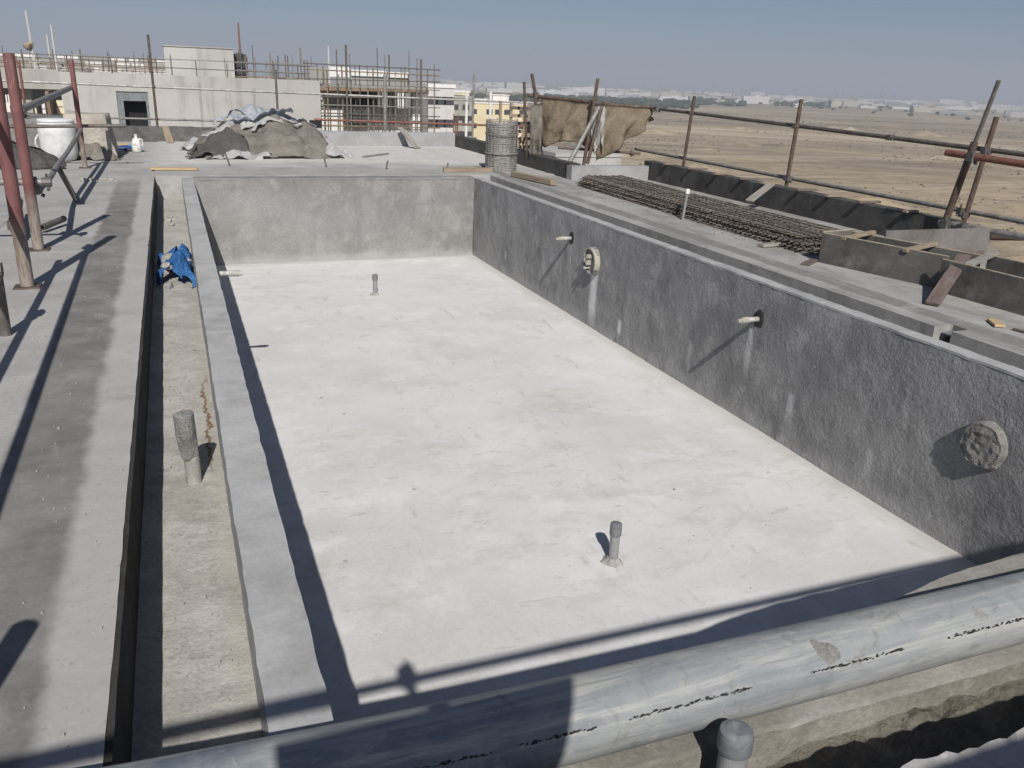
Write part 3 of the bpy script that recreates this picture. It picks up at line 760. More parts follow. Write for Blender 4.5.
# the leaning pair near the right margin
t = tube_thing('dark rusty leaning pole reaching highest at the right margin', [(7.45, 6.62, .02), (7.40, 6.38, 1.10)], .036, 'tube_rust', 'posts of the right guard rail', 'scaffold_post', cat='post', coup=(((7.44, 6.57, .17), Yd, 1.9),))
bm = NB(); add_tube(bm, [V((-.05, -.24, 1.06)), V((-.08, -.385, 1.66))], .02, 10); link('inner_tube', bm, M['tube_dark'], t)
tube_thing('shorter leaning pole right behind the tall leaning one', [(7.9, 6.78, -.2), (7.86, 6.58, 1.34)], .027, 'tube_rust', 'posts of the right guard rail', 'scaffold_post', cat='post', coup=(((7.88, 6.62, 1.0), Yd, 1.3), ((7.89, 6.72, .33), Yd, 1)))
tube_thing('orange red tube clamped to the leaning poles at the right margin', [(7.30, 6.60, .985), (7.46, 4.6, .91)], .034, 'tube_orange', coup=(((7.35, 6.3, .97), Yd, 1.5),))
tube_thing('grey tube at knee height running right from the leaning pole', [(7.43, 6.62, .275), (7.46, 4.4, .32)], .034, 'tube', coup=(((7.42, 6.5, .275), Yd, 1.7), ((7.42, 6.3, .28), Zd, 1.3)))
tube_thing('pale brown tube passing behind the knee height tube', [(7.7, 6.5, .14), (8.4, 5.2, .32)], .032, 'tube_rust')
tube_thing('thin upright tube at the right margin by the formwork', [(7.25, 5.12, -.02), (7.22, 5.05, .14)], .024, 'tube_rust')

# ---- hanging tarpaulin and the tangle of poles that carries it
PA, PB, PC = V((6.15, 14.6, 1.235)), V((6.86, 13.6, 1.185)), V((7.95, 13.62, 1.13))
tube_thing('brown rail holding up the left half of the tan tarpaulin', [PA + V((-.12, .15, .02)), PB + V((.1, -.05, 0))], .03, 'tube_rust', coup=((PA, Xd, 1.3), (PB, Xd, 1.6)))
tube_thing('brown rail holding up the right half of the tan tarpaulin', [PB + V((-.15, .03, .0)), PC + V((.1, 0, 0))], .028, 'tube_rust', coup=((PC, Xd, 1.4),))
tube_thing('thin brown rail along the foot of the tan tarpaulin', [(6.3, 13.9, .42), (7.75, 13.55, .36)], .022, 'tube_rust', coup=(((7.6, 13.58, .36), Xd, 1.2),))
tube_thing('brown post at the left end of the tan tarpaulin', [(6.2, 14.62, -.2), (6.12, 14.6, 1.25), (6.03, 14.6, 1.62)], .03, 'tube_rust', 'posts carrying the tarpaulin', 'scaffold_post', cat='post')
tube_thing('short brown post just left of the tarpaulin end post', [(6.1, 14.75, -.2), (5.95, 14.75, 1.48)], .024, 'tube_rust', 'posts carrying the tarpaulin', 'scaffold_post', cat='post')
tube_thing('leaning dark tipped post in the middle of the tan tarpaulin', [(6.55, 13.45, -.2), (6.70, 13.42, 1.18), (6.74, 13.42, 1.58)], .03, 'tube_rust', 'posts carrying the tarpaulin', 'scaffold_post', cat='post')
tube_thing('timber brace slanting down in front of the tan tarpaulin middle', [(6.25, 13.30, .22), (6.80, 13.42, 1.12)], .038, 'tube', 'posts carrying the tarpaulin', 'brace_pole', cat='brace')
tube_thing('second brace crossing the slanting one at the tarpaulin middle', [(6.62, 13.36, .2), (6.84, 13.40, 1.14)], .03, 'tube_rust', 'posts carrying the tarpaulin', 'brace_pole', cat='brace')
def hang(label, a, b, drop0, drop1, sag, seed, mat='tarp_tan', cut=None, nu=40, nv=18):
    a, b = V(a), V(b); bm = NB(); gr = {}; side = (b - a).cross(V((0, 0, 1))).normalized()
    for i in range(nu + 1):
        u = i / nu
        dr = drop0 + (drop1 - drop0) * u
        if cut: dr *= cut(u)
        for j in range(nv + 1):
            v = j / nv
            p = a.lerp(b, u) + V((0, 0, -.02 - dr * v))
            w = .05 * math.sin(u * 17 + v * 3.0 + seed) * (.4 + .6 * v) + .10 * mnoise.noise(V((u * 4 + v * 1.5, v * 2.5 - u, seed))) + .04 * mnoise.noise(V((u * 12 + v * 5, v * 6, seed)))
            w += sag * math.sin(u * math.pi) * math.sin(v * 2.2)
            gr[i, j] = bm.verts.new(p + side * w * (.3 + v) + V((0, 0, .03 * mnoise.noise(V((u * 9, v * 3, seed + 4))) * v)))
    for i in range(nu):
        for j in range(nv): bm.faces.new((gr[i, j], gr[i + 1, j], gr[i + 1, j + 1], gr[i, j + 1]))
    bmesh.ops.solidify(bm, geom=bm.faces[:], thickness=.006)
    o = link('tarpaulin', bm, M[mat], smooth=True); setloc(o, a); return o
tag(hang('', PA + V((.05, -.08, 0)), PB + V((-.02, .0, 0)), .82, .78, .16, 2, cut=lambda u: 1 - .18 * max(0, math.sin((u - .2) * 4))), 'tan tarpaulin hung from the rail, left half with a sagging fold', 'tarpaulin', 'tarpaulins hung on the guard rail')
tag(hang('', PB + V((.0, -.03, 0)), PC + V((.0, -.03, 0)), .98, .18, .12, 5), 'tan tarpaulin hung from the rail, right half tapering to the corner', 'tarpaulin', 'tarpaulins hung on the guard rail')
tag(hang('', PB + V((-.12, -.07, -.02)), PB + V((.12, -.08, -.02)), .80, .66, .05, 9, 'sheet_white', cut=lambda u: .55 + .5 * abs(math.sin(u * 5)), nu=16), 'torn whitish sheet bunched at the middle post of the tarpaulin', 'sheet')
tag(hang('', (6.02, 14.55, 1.1), (6.26, 14.5, 1.18), .85, .95, .05, 12, 'tarp', nu=16), 'narrow brown cloth strip hanging at the left post of the tarpaulin', 'sheet')
# small timber ladder-like tower left of the tarpaulin
t = thing('timber_tower', 'little brown timber tower behind the rebar column cage', 'scaffold', (5.95, 15.3, 0))
for dx, dy in ((0, 0), (.5, 0), (0, .6), (.5, .6)):
    bm = NB(); add_bar(bm, (dx, dy, .0), (dx + R.uniform(-.03, .03), dy, 1.12), .045, .045); link('post', bm, M['wood'], t)
for k in range(7):
    bm = NB(); z = .18 + k * .14; add_bar(bm, (-.06, -.03, z), (.58, -.03, z + R.uniform(-.04, .04)), .02, .06); link('rung', bm, M['wood' if k % 2 else 'wood_dark'], t)
bm = NB(); add_bar(bm, (-.05, -.05, .1), (.55, -.05, 1.0), .02, .07); link('brace', bm, M['wood'], t)

# ================================================================== REBAR COLUMN CAGE
cx, cy, cr_ = 5.35, 14.2, .235
t = thing('rebar_cage', 'round grey reinforcement cage of a column standing on the roof corner', 'cage', (cx, cy, 0))
hw = .268
for k in range(24):
    a = 6.283 * k / 24; x, y = hw * math.cos(a), hw * math.sin(a)
    bm = NB(); add_tube(bm, [(x, y, -.02), (x + R.uniform(-.006, .006), y, .86 + R.uniform(-.03, .02))], .007, 6); link('vertical_bar', bm, M['rebar_grey'], t)
for k in range(27):
    z = .035 + k * .031; w = hw + .011; dz = R.uniform(-.005, .005); bm = NB()
    add_tube(bm, [(w * math.cos(6.283 * i / 24), w * math.sin(6.283 * i / 24), z + dz * math.sin(i)) for i in range(25)], .0055, 5); link('hoop', bm, M['rebar_grey'], t)
for z in (.3, .62):
    bm = NB(); w = hw + .018; add_lathe(bm, [(w, z - .012), (w + .006, z - .012), (w + .006, z + .012), (w, z + .012)], (0, 0, 0), 30); link('tie_band', bm, M['tube'], t)
bm = NB(); add_lathe(bm, [(.235, 0), (.24, .2), (.23, .45), (.235, .78)], (0, 0, 0), 20, None, .1); link('mesh_lining', bm, M['mortar_pale'], t)
for x in (6.45, 6.55, 6.62, 6.5):
    y = R.uniform(19.4, 20.2)
    bm = NB(); add_tube(bm, [(0, 0, -.1), (R.uniform(-.02, .02), 0, .62 + R.uniform(-.05, .1))], .012, 6); o = link('starter_bar', bm, M['tube_orange']); o.location = (x - .3, y, .0)
    tag(o, 'thin rusty starter bar sticking up behind the rebar column cage', 'rebar', 'starter bars behind the cage')

# ================================================================== STACKED REBAR MATS
def mat_sheet(L, Wd, seed):
    r = random.Random(seed); bm = NB()
    for k in range(6):
        x = -Wd / 2 + Wd * (k + .5) / 6 + r.uniform(-.02, .02)
        pts = [(x + r.uniform(-.012, .012), -L / 2 + L * i / 6, .014 + r.uniform(-.006, .006)) for i in range(7)]
        add_tube(bm, pts, .0075, 5)
    n = int(L / .085)
    for k in range(n):
        y = -L / 2 + L * (k + .5) / n + r.uniform(-.006, .006)
        add_tube(bm, [(-Wd / 2 - r.uniform(0, .03), y, r.uniform(-.002, .002)), (Wd / 2 + r.uniform(0, .03), y + r.uniform(-.012, .012), r.uniform(-.008, .012))], .0075, 5)
    return bm
for k in range(7):
    o = link('rebar_mat', mat_sheet(5.5 - .06 * k, .64, 40 + k), M['rebar'])
    o.location = (6.07 + .005 * k + R.uniform(-.02, .02), 9.3 + R.uniform(-.10, .10), .018 + k * .0255)
    o.rotation_euler = (R.uniform(-.0006, .0006), R.uniform(-.003, .003), rad(-1.0) + R.uniform(-.005, .005))
    lab = {0: 'rusty rebar mat at the bottom of the long stack on the right deck', 6: 'rusty rebar mat lying topmost on the long stack on the right deck'}.get(k, 'rusty rebar mat in the middle of the long stack on the right deck')
    tag(o, lab, 'rebar mat', 'stacked rebar mats')
kind(link('spilled_grit', (lambda b: ([add_lathe(b, [(.001 + s * .9, 0), (s, s * .5), (s * .4, s * .9)], (x, y, .0), 5) for x, y, s in [(R.gauss(5.72, .14), R.uniform(6.7, 11.8), R.uniform(.004, .014)) for _ in range(260)]], b)[1])(NB()), M['mortar']), 'stuff')

# white pipe stub beside the mats
t = riser('slim grey pipe stub with a white cap standing in front of the rebar mats', (5.66, 8.75, 0), .36, .015, .026, .05, ('pvc_grey', 'pvc_white'), (.035, 0), False, None)
if 'group' in t: del t['group']

# ================================================================== PLYWOOD FORMWORK
def panel(parent, a, b, z0, z1, th, mat='ply', edge=True, name='side_panel'):
    a, b = V((*a, 0)) - V((*parent.location.xy, 0)), V((*b, 0)) - V((*parent.location.xy, 0))
    d = (b - a); L = d.length; q = Matrix.Rotation(math.atan2(d.y, d.x), 4, 'Z')
    bm = NB(); add_box(bm, (L / 2, 0, (z0 + z1) / 2), (L, th, z1 - z0)); o = link(name, bm, M[mat], parent, bevel=.002)
    o.matrix_local = Matrix.Translation(a) @ q
    if edge:
        bm = NB(); add_box(bm, (L / 2, 0, z1 + .003), (L, th * .96, .006)); e = link('top_edge', bm, M['ply_edge'], o)
    return o
t = thing('beam_formwork', 'long dark plywood formwork box on the right deck with its near side low', 'formwork', (5.9, 5.5, 0), group='plywood formwork boxes')
panel(t, (5.61, 6.27), (5.90, 5.10), 0, .275, .018)
panel(t, (5.625, 6.29), (6.06, 6.36), 0, .28, .018, 'ply_pale')
panel(t, (5.98, 6.30), (6.28, 5.1), 0, .27, .018)
for k, y in enumerate((6.05, 5.45)):
    bm = NB(); add_bar(bm, (-.25 + (6.05 - y) * .22, y - 5.5, .262), (.16 + (6.05 - y) * .22, y - 5.44, .30), .05, .03); link('cross_brace', bm, M['wood'], t, bevel=.002)
t = thing('beam_formwork', 'second dark plywood formwork box continuing out of the right margin', 'formwork', (5.9, 4.4, 0), group='plywood formwork boxes')
panel(t, (5.80, 5.06), (5.86, 3.0), 0, .265, .018)
panel(t, (6.36, 5.1), (6.45, 3.0), 0, .27, .018)
bm = NB(); add_bar(bm, (-.09, .42, .27), (.48, .66, .30), .06, .03); link('cross_brace', bm, M['wood_grey'], t, bevel=.002)
bm = NB(); add_bar(bm, (.0, -.3, .27), (.5, -.2, .30), .06, .03); link('cross_brace', bm, M['wood_grey'], t, bevel=.002)
t = thing('shutter_panel', 'smeared greyish plywood panel standing upright across the deck behind formwork', 'panel', (6.75, 6.0, 0))
panel(t, (6.12, 6.03), (7.44, 6.0), .0, .325, .02, 'ply_pale', False, 'board')
bm = NB(); add_bar(bm, (.05, -.02, .06), (.62, -.022, .085), .02, .03); link('batten', bm, M['wood_dark'], t)

def board(label, a, b, w, h, mat, group='loose boards on the right deck'):
    a, b = V(a), V(b); c = a; d = b - a
    bm = NB(); add_bar(bm, (0, 0, 0), (0, d.length, 0), w, h)
    o = link('timber_board', bm, M[mat], bevel=.003); o.location = a
    o.rotation_mode = 'QUATERNION'; o.rotation_quaternion = d.to_track_quat('Y', 'Z')
    return tag(o, label, 'board', group)
board('reddish stained plank leaning from the deck up onto the formwork box', (5.33, 4.66, .02), (5.98, 5.02, .30), .105, .024, 'wood_dark')
board('grey plank lying on the deck before the end of the rebar mats', (5.50, 7.02, .02), (6.12, 7.08, .035), .09, .03, 'wood_grey')
board('pale grey plank propped against the long black wall', (6.86, 9.1, .16), (7.36, 9.35, .34), .11, .022, 'wood_grey')
board('dark scrap of board lying by the corner of the formwork', (5.36, 6.16, .012), (5.60, 6.32, .012), .08, .016, 'wood_dark')
board('small yellow offcut of wood on the deck by the formwork', (5.32, 4.05, .014), (5.42, 4.20, .014), .07, .018, 'wood_yellow')
board('thin dark lath lying on the deck along the second formwork box', (5.36, 3.98, .012), (5.42, 3.62, .012), .018, .016, 'wood_dark')
board('grey timber sleeper lying beside the rebar column cage', (5.215, 13.25, .05), (5.40, 12.02, .05), .10, .075, 'wood', 'timbers at the far end')
board('brown squared timber lying left of the rebar column cage', (4.2, 13.86, .05), (5.06, 13.84, .05), .07, .07, 'wood', 'timbers at the far end')
board('long pale plank lying behind the end of the left channel', (-.33, 14.2, .035), (.34, 14.15, .035), .14, .03, 'wood_yellow', 'timbers at the far end')
board('short board leaning on the bluish far upstand wall', (4.98, 18.35, .03), (4.72, 18.9, .42), .14, .025, 'wood_grey', 'timbers at the far end')
board('short board leaning on the rough far upstand wall', (-.02, 19.25, .02), (-.1, 19.68, .32), .14, .025, 'wood', 'timbers at the far end')
board('bent stick lying on the white far deck right of the tarpaulin heap', (3.35, 16.3, .03), (4.0, 17.0, .03), .05, .03, 'wood_grey', 'timbers at the far end')

# short steel spikes leaning out of the far deck
for k, (x, y) in enumerate(((.86, 14.75), (2.39, 14.6), (3.32, 14.29), (4.36, 14.2))):
    bm = NB(); add_tube(bm, [(0, 0, -.02), ((-.07, -.04, .04, .03)[k], .02, (.22, .16, .14, .11)[k])], .014, 8)
    o = link('steel_spike', bm, M['tube_dark']); o.location = (x, y, .01)
    tag(o, ('longest dark steel spike in the far deck, left of the heap foot', 'dark steel spike in the far deck before the tarpaulin heap', 'dark steel spike in the far deck right of the tarpaulin heap', 'dark steel spike in the far deck at the timber end')[k], 'spike', 'steel spikes in the far deck')

# ================================================================== TARPAULIN HEAP
def heap(name, mat, cx, cy, sx, sy, peaks, seed, edge=.12, wr=.03, base=.0, n=84, facet=True, rz=0, lab=None, cat='tarpaulin', group=None, over=None):
    """sheet draped over a lumpy pile: a height field with stretched folds and a ragged outline"""
    bm = NB(); gr = {}
    for i in range(n + 1):
        for j in range(n + 1):
            u, v = i / n * 2 - 1, j / n * 2 - 1
            x, y = u * sx, v * sy; h = 0
            if over:
                ca, sa = math.cos(rz), math.sin(rz); h = over(cx + x * ca - y * sa, cy + x * sa + y * ca)
            for (px, py, ph, sl, an) in (() if over else peaks):
                d = math.hypot((x - px) * an, (y - py)); h = max(h, ph - sl * d)
            for a in (0.4, 1.7, 2.9):      # stretched folds that run down from the ridge
                h += wr * abs(mnoise.noise(V(((x * math.cos(a) + y * math.sin(a)) * 3.2, seed, a)))) * min(1, h * 3 + .1)
            h += .6 * wr * mnoise.noise(V((x * 7, y * 7, seed)))
            dd = mnoise.voronoi(V((x * 2.6 + .3 * mnoise.noise(V((x * 3, y * 3, seed))), y * 2.6, seed)))[0]; h += wr * .9 * min(1, h * 4 + .15) * (dd[1] - dd[0])
            dd = mnoise.voronoi(V((x * 8, y * 8, seed + 5)))[0]; h += wr * .35 * min(1, h * 4 + .15) * (dd[1] - dd[0])
            rim = 1 - max(abs(u), abs(v)); h *= 1 if over else min(1, max(0, rim - edge * .25) / .22 + .02); cut = rim + edge * 1.4 * mnoise.noise(V((u * 2.5 + seed, v * 2.5, 0))) 
            gr[i, j] = (V((x + .05 * mnoise.noise(V((x * 5, y * 5, seed + 3))), y, max(.004, h) + base)), cut > edge * .6)
    vt = {}
    for i in range(n):
        for j in range(n):
            ks = ((i, j), (i + 1, j), (i + 1, j + 1), (i, j + 1))
            if all(gr[k][1] for k in ks):
                for k in ks:
                    if k not in vt: vt[k] = bm.verts.new(gr[k][0])
                bm.faces.new([vt[k] for k in ks])
    bmesh.ops.solidify(bm, geom=bm.faces[:], thickness=-.008)
    o = link(name, bm, M[mat], smooth=True); o.location = (cx, cy, .0); o.rotation_euler = (0, 0, rz)
    return tag(o, lab, cat, group)
MAIN = [(.25, .22, .68, .60, .85), (.75, .05, .58, .80, .95), (-.62, .15, .46, .5, .8), (-.1, .5, .70, .6, .7)]
def main_h(x, y):
    x -= 1.62; y -= 16.75; h = 0
    for (px, py, ph, sl, an) in MAIN: h = max(h, ph - sl * math.hypot((x - px) * an, y - py))
    return h
heap('tarpaulin', 'tarp', 1.62, 16.75, 1.45, .85, MAIN, 3, .16, .065, lab='big grey brown tarpaulin draped over a heap on the far deck', group='sheets on the heap')
heap('tarpaulin', 'tarp_dark', .80, 16.25, .62, .42, [(.15, .2, .46, .9, .7), (-.2, .1, .24, .5, .8)], 8, .3, .06, .015, lab='darker separate flap of tarpaulin at the left foot of the heap', group='sheets on the heap')
heap('plastic_sheet', 'sheet_blue', 1.6, 17.15, .85, .45, MAIN, 12, .5, .12, .10, lab='crumpled pale blue plastic sheet over the back of the heap', cat='sheet', group='sheets on the heap', over=main_h)
heap('plastic_sheet', 'sheet_white', 1.8, 16.95, 1.05, .30, MAIN, 15, .6, .08, .04, lab='crumpled white plastic sheet along the crest of the heap', cat='sheet', group='sheets on the heap', over=main_h, rz=-.05)
heap('plastic_sheet', 'sheet_white', 1.1, 16.8, .75, .42, MAIN, 41, .7, .08, .035, lab='smaller white plastic sheet on the left shoulder of the heap', cat='sheet', group='sheets on the heap', over=main_h, rz=.3)
heap('plastic_sheet', 'sheet_white', 1.20, 16.0, .75, .20, [(-.1, .05, .13, .5, .8), (.35, 0, .12, .5, .8), (-.5, .0, .09, .5, 1)], 19, .5, .09, .0, lab='crumpled white plastic spilling along the front foot of the heap', cat='sheet', group='sheets on the heap', rz=.06)
heap('plastic_sheet', 'sheet_white', 2.85, 16.25, .42, .34, [(-.05, .05, .24, .8, .9), (.2, .1, .16, .8, .9)], 23, .5, .09, .0, lab='bundle of white plastic at the right foot of the heap', cat='sheet', group='sheets on the heap')
heap('plastic_sheet', 'sheet_white', .42, 17.6, .34, .3, [(0, 0, .22, .6, 1), (.12, .05, .2, .6, 1)], 27, .3, .06, .0, lab='small bundle of white plastic left of the heap near the rough upstand wall', cat='sheet', group='sheets on the heap')

# ================================================================== LEFT REAR CLUTTER
t = thing('plastic_drum', 'white plastic drum standing before the dark tarpaulin stack', 'drum', (-1.70, 15.75, 0))
bm = NB(); add_lathe(bm, [(.20, 0), (.235, .03), (.265, .12), (.27, .30), (.275, .42), (.28, .53), (.27, .58), (.262, .60)], (0, 0, 0), 28)
for v in bm.verts: v.co += nvec(v.co, 4, .01)
link('body', bm, M['white_plastic'], t, True)
bm = NB(); add_lathe(bm, [(.25, .60), (.272, .605), (.272, .63), (.24, .65), (.05, .655)], (0, 0, 0), 28); link('lid', bm, M['white_plastic'], t)
bm = NB(); add_tube(bm, [(-.275, 0, .4), (-.32, -.02, .33), (-.33, -.03, .25), (-.30, -.02, .2)], .012, 6); link('handle', bm, M['white_plastic'], t)
def draped_box(label, mat, c, s, seed, rz=0):
    bm = NB(); nx, ny, nzv = 18, 14, 10
    add_gridbox(bm, rng(-s[0] / 2, s[0] / 2, s[0] / 16), rng(-s[1] / 2, s[1] / 2, s[1] / 12), rng(0, s[2], s[2] / 8), .03, 4, seed, .06, 1.3)
    for v in bm.verts:
        k = v.co.z / s[2]; v.co.x *= 1.25 - .25 * k; v.co.y *= 1.2 - .2 * k
        v.co.z = max(0, v.co.z) 
    o = link('covered_stack', bm, M[mat], smooth=True); o.location = c; o.rotation_euler = (0, 0, rz)
    return tag(o, label, 'stack', 'tarpaulin covered stacks')
draped_box('stack of material under a dark grey tarpaulin behind the white drum', 'tarp_dark', (-2.6, 17.0, 0), (2.3, 1.5, .62), 3)
draped_box('smaller stack under a brown tarpaulin right of the white drum', 'tarp', (-1.28, 16.3, 0), (.62, .7, .70), 9)
heap('tarpaulin', 'tarp', -1.22, 16.05, .42, .4, [(-.1, .1, .50, 1.0, .8)], 31, .2, .06, lab='brown tarpaulin skirt spreading right from the smaller covered stack')
heap('tarpaulin', 'tarp_dark', -2.1, 14.9, .6, .6, [(-.4, .2, .4, .5, .8)], 37, .2, .06, lab='grey tarpaulin flap in front of the white drum at the left')
t = thing('plastic_bottle', 'white plastic jug on the far deck beside a blue tool', 'bottle', (-.60, 17.35, .0))
bm = NB(); add_lathe(bm, [(.07, 0), (.085, .02), (.085, .17), (.06, .23), (.025, .26), (.022, .29)], (0, 0, 0), 18); link('body', bm, M['pvc_white'], t, True)
bm = NB(); add_lathe(bm, [(.028, .285), (.028, .315)], (0, 0, 0), 12); link('cap', bm, M['sheet_white'], t)
bm = NB(); add_tube(bm, [(.05, 0, .24), (.1, 0, .22), (.105, 0, .14), (.08, 0, .1)], .012, 6); link('handle', bm, M['pvc_white'], t)
t = thing('power_tool', 'blue and black hand tool lying left of the white jug', 'tool', (-.82, 17.5, .0))
bm = NB(); add_tube(bm, [(-.2, 0, .05), (.05, 0, .06), (.12, 0, .06)], [.035, .05, .03], 12); link('motor_body', bm, M['blue_dark'], t)
bm = NB(); add_tube(bm, [(.0, 0, .06), (.05, -.1, .04), (.12, -.12, .04)], .022, 8); link('handle', bm, M['black_sheet'], t)
bm = NB(); add_box(bm, (.1, .02, .06), (.1, .08, .09)); link('gear_head', bm, M['blue'], t, bevel=.01)
for k, (x, y, a) in enumerate(((-1.15, 18.6, .2), (-1.05, 18.2, .05))):
    bm = NB(); add_bar(bm, (-.35, -.03, 0), (.35, .03, 0), .05, .03); o = link('timber_batten', bm, M['wood_yellow'], bevel=.003)
    o.location = (x, y, .03); o.rotation_euler = (0, 0, a)
    tag(o, ('yellow batten lying farther back by the rough upstand wall', 'yellow batten lying just behind the blue tool')[k], 'batten', 'yellow battens on the left rear deck')
def rock(p, s, seed):
    bm = NB(); bmesh.ops.create_icosphere(bm, subdivisions=2, radius=s)
    for v in bm.verts: v.co *= 1 + .35 * mnoise.noise(v.co / s * 1.1 + V((seed, 0, 0))); v.co.z *= .6
    o = link('rubble_lump', bm, M['stone']); o.location = (p[0], p[1], p[2] + s * .35); return o
for k, (dx, dy, s) in enumerate(((-.2, 0, .05), (-.12, .1, .035), (-.05, -.08, .03), (.05, .12, .04), (.14, .02, .05), (.2, -.03, .03), (0, .2, .03), (-.2, .15, .025), (.1, -.12, .025))):
    tag(rock((-.95 + dx, 12.9 + dy, 0), s, k), 'grey rubble lump in the ring of lumps on the left deck', 'rubble', 'ring of rubble lumps')
tag(rock((.675, 2.34, -1.262), .02, 3), 'dark crumb of mortar alone on the pale pool floor', 'rubble')
tag(rock((1.05, 7.2, -1.262), .015, 5), 'tiny mortar crumb by the shadow of the left pool wall', 'rubble')
for k in range(60):
    pass
# fine crumbs swept about the deck and channel: nobody could count them
bm = NB(); r = random.Random(77)
for _ in range(900):
    reg = r.random()
    if reg < .55: x, y, z = r.uniform(-1.4, -.3), r.uniform(1.2, 13), .001
    elif reg < .8: x, y, z = r.uniform(-.2, .08), r.uniform(1.4, 13), -.298
    else: x, y, z = r.uniform(.3, 4.4), r.uniform(2.2, 13), -1.258
    s = r.uniform(.0015, .006) * (1.6 if r.random() < .05 else 1)
    add_lathe(bm, [(s, 0), (s * 1.0, s * .5), (s * .4, s * .9)], (x, y, z), 5, None, .6)
kind(link('mortar_crumbs', bm, M['stone']), 'stuff')

# blue sacking with stones in the left channel
heap('plastic_sack', 'blue', -.06, 8.25, .19, .62, [(.02, .38, .13, .35, 1), (.03, -.22, .16, .45, 1), (-.08, -.05, .12, .4, 1), (.05, .08, .15, .4, 1)], 44, .35, .10, -.30, n=44, lab='crumpled bright blue plastic sack lying in the left channel', cat='sack')
for k, (x, y, s) in enumerate(((-.10, 8.30, .085), (.01, 8.36, .075), (-.13, 8.02, .06), (.035, 8.22, .05))):
    tag(rock((x, y, -.19), s, 50 + k), ('largest pale stone weighing down the blue sack in the channel', 'mid sized stone on the blue sack beside the coping', 'stone on the near end of the blue sack', 'smallest stone on the blue sack')[k], 'stone', 'stones on the blue sack')
for k, (x, y, s_) in enumerate(((-.13, 11.3, .05), (-.09, 11.0, .035), (-.10, 11.6, .03))):
    tag(rock((x, y, -.30), s_, 70 + k), 'small grey mortar lump lying in the far part of the left channel', 'rubble', 'mortar lumps in the channel')
bm = NB(); add_tube(bm, [(-.12, 8.05, -.24), (.04, 8.22, -.18)], .012, 6); o = setloc(link('wooden_stick', bm, M['wood_dark']), (-.12, 8.05, -.24)); tag(o, 'short dark stick poking from the blue sack', 'stick')

# ================================================================== NEIGHBOURING BUILDINGS
def wbox(bm, x0, x1, y0, y1, z0, z1): add_box(bm, ((x0 + x1) / 2, (y0 + y1) / 2, (z0 + z1) / 2), (x1 - x0, y1 - y0, z1 - z0))
def bpart(name, mat, parent, boxes, bevel=0):
    bm = NB()
    for b in boxes: wbox(bm, *b)
    bm.transform(Matrix.Translation(-parent.location)); return link(name, bm, M[mat], parent)
t = thing('concrete_building', 'bare beige rendered building with a square doorway beyond the far roof edge', 'building', (0, 38, GZ))
w = bpart('wall', 'beige', t, [(-3.75, -1.85, 38, 38.35, GZ, 1.14), (-.70, 6.05, 38, 38.35, GZ, 1.14), (-1.85, -.70, 38, 38.35, .49, 1.14), (-1.85, -.70, 38, 38.35, GZ, -1.0), (5.7, 6.05, 38.36, 50, GZ, 1.12), (-3.75, -3.4, 38.36, 50, GZ, 1.1), (-3.4, 5.7, 49.6, 50, GZ, 1.1)])
bpart('roof_slab', 'beige_dark', t, [(-3.38, 5.68, 38.37, 49.58, .55, .75)])
d = bpart('doorway_reveal', 'frame_grey', t, [(-1.85, -1.62, 38.05, 38.5, -1.0, .49), (-1.62, -.80, 38.05, 38.5, .14, .49), (-.80, -.70, 38.05, 38.5, -1.0, .49)])
bpart('dark_interior', 'dark', t, [(-1.9, -.65, 38.6, 38.7, -1.2, .5)])
bpart('edge_beam', 'beige_dark', t, [(-12, -3.77, 38.2, 38.6, .48, 1.2)])
bpart('open_bay_slab', 'beige_dark', t, [(-12, -3.77, 38.2, 45, -1.0, -.75)])
bpart('open_bay_back', 'dark', t, [(-12, -3.77, 44, 44.3, -.75, .48)])
for x in (-11.5, -9.2, -7.0, -5.35): bpart('open_bay_column', 'beige_dark', t, [(x, x + .45, 38.7, 39.2, -.75, .48)])
rr = random.Random(5)
for k in range(16):
    x = -9 + k * .33 + rr.uniform(-.1, .1); h0 = rr.uniform(-.1, .1)
    bpart('block_stack', ('white_wall', 'timber_far', 'pale_yellow')[k % 3], t, [(x, x + rr.uniform(.12, .3), 41 + rr.uniform(0, 1.5), 42.7, -.75 + max(0, h0) * 2, -.1 + rr.uniform(-.2, .45))])
for (x, z0, z1) in ((1.2, -.9, .9), (3.3, -.9, .75)): bpart('rain_stain', 'grey_wall', t, [(x, x + .10, 37.985, 38.02, z0, z1)])
bpart('vent_opening', 'dark', t, [(5.55, 6.06, 37.98, 38.1, -.75, -.45)])
t = thing('roof_room', 'small beige concrete room on the roof of the neighbouring building', 'building', (1.7, 48, .7))
bpart('wall', 'beige', t, [(.05, 3.25, 46.6, 49.2, .75, 2.38)])
bpart('roof_rim', 'beige_dark', t, [(.0, 3.3, 46.55, 49.25, 2.38, 2.43)])
t2 = thing('water_tank', 'dark rounded water tank right of the little roof room', 'tank', (3.6, 47.6, .75))
bm = NB(); add_lathe(bm, [(.36, 0), (.38, .1), (.38, 1.25), (.3, 1.42), (.1, 1.48)], (0, 0, 0), 20); link('body', bm, M['black_sheet'], t2, True)

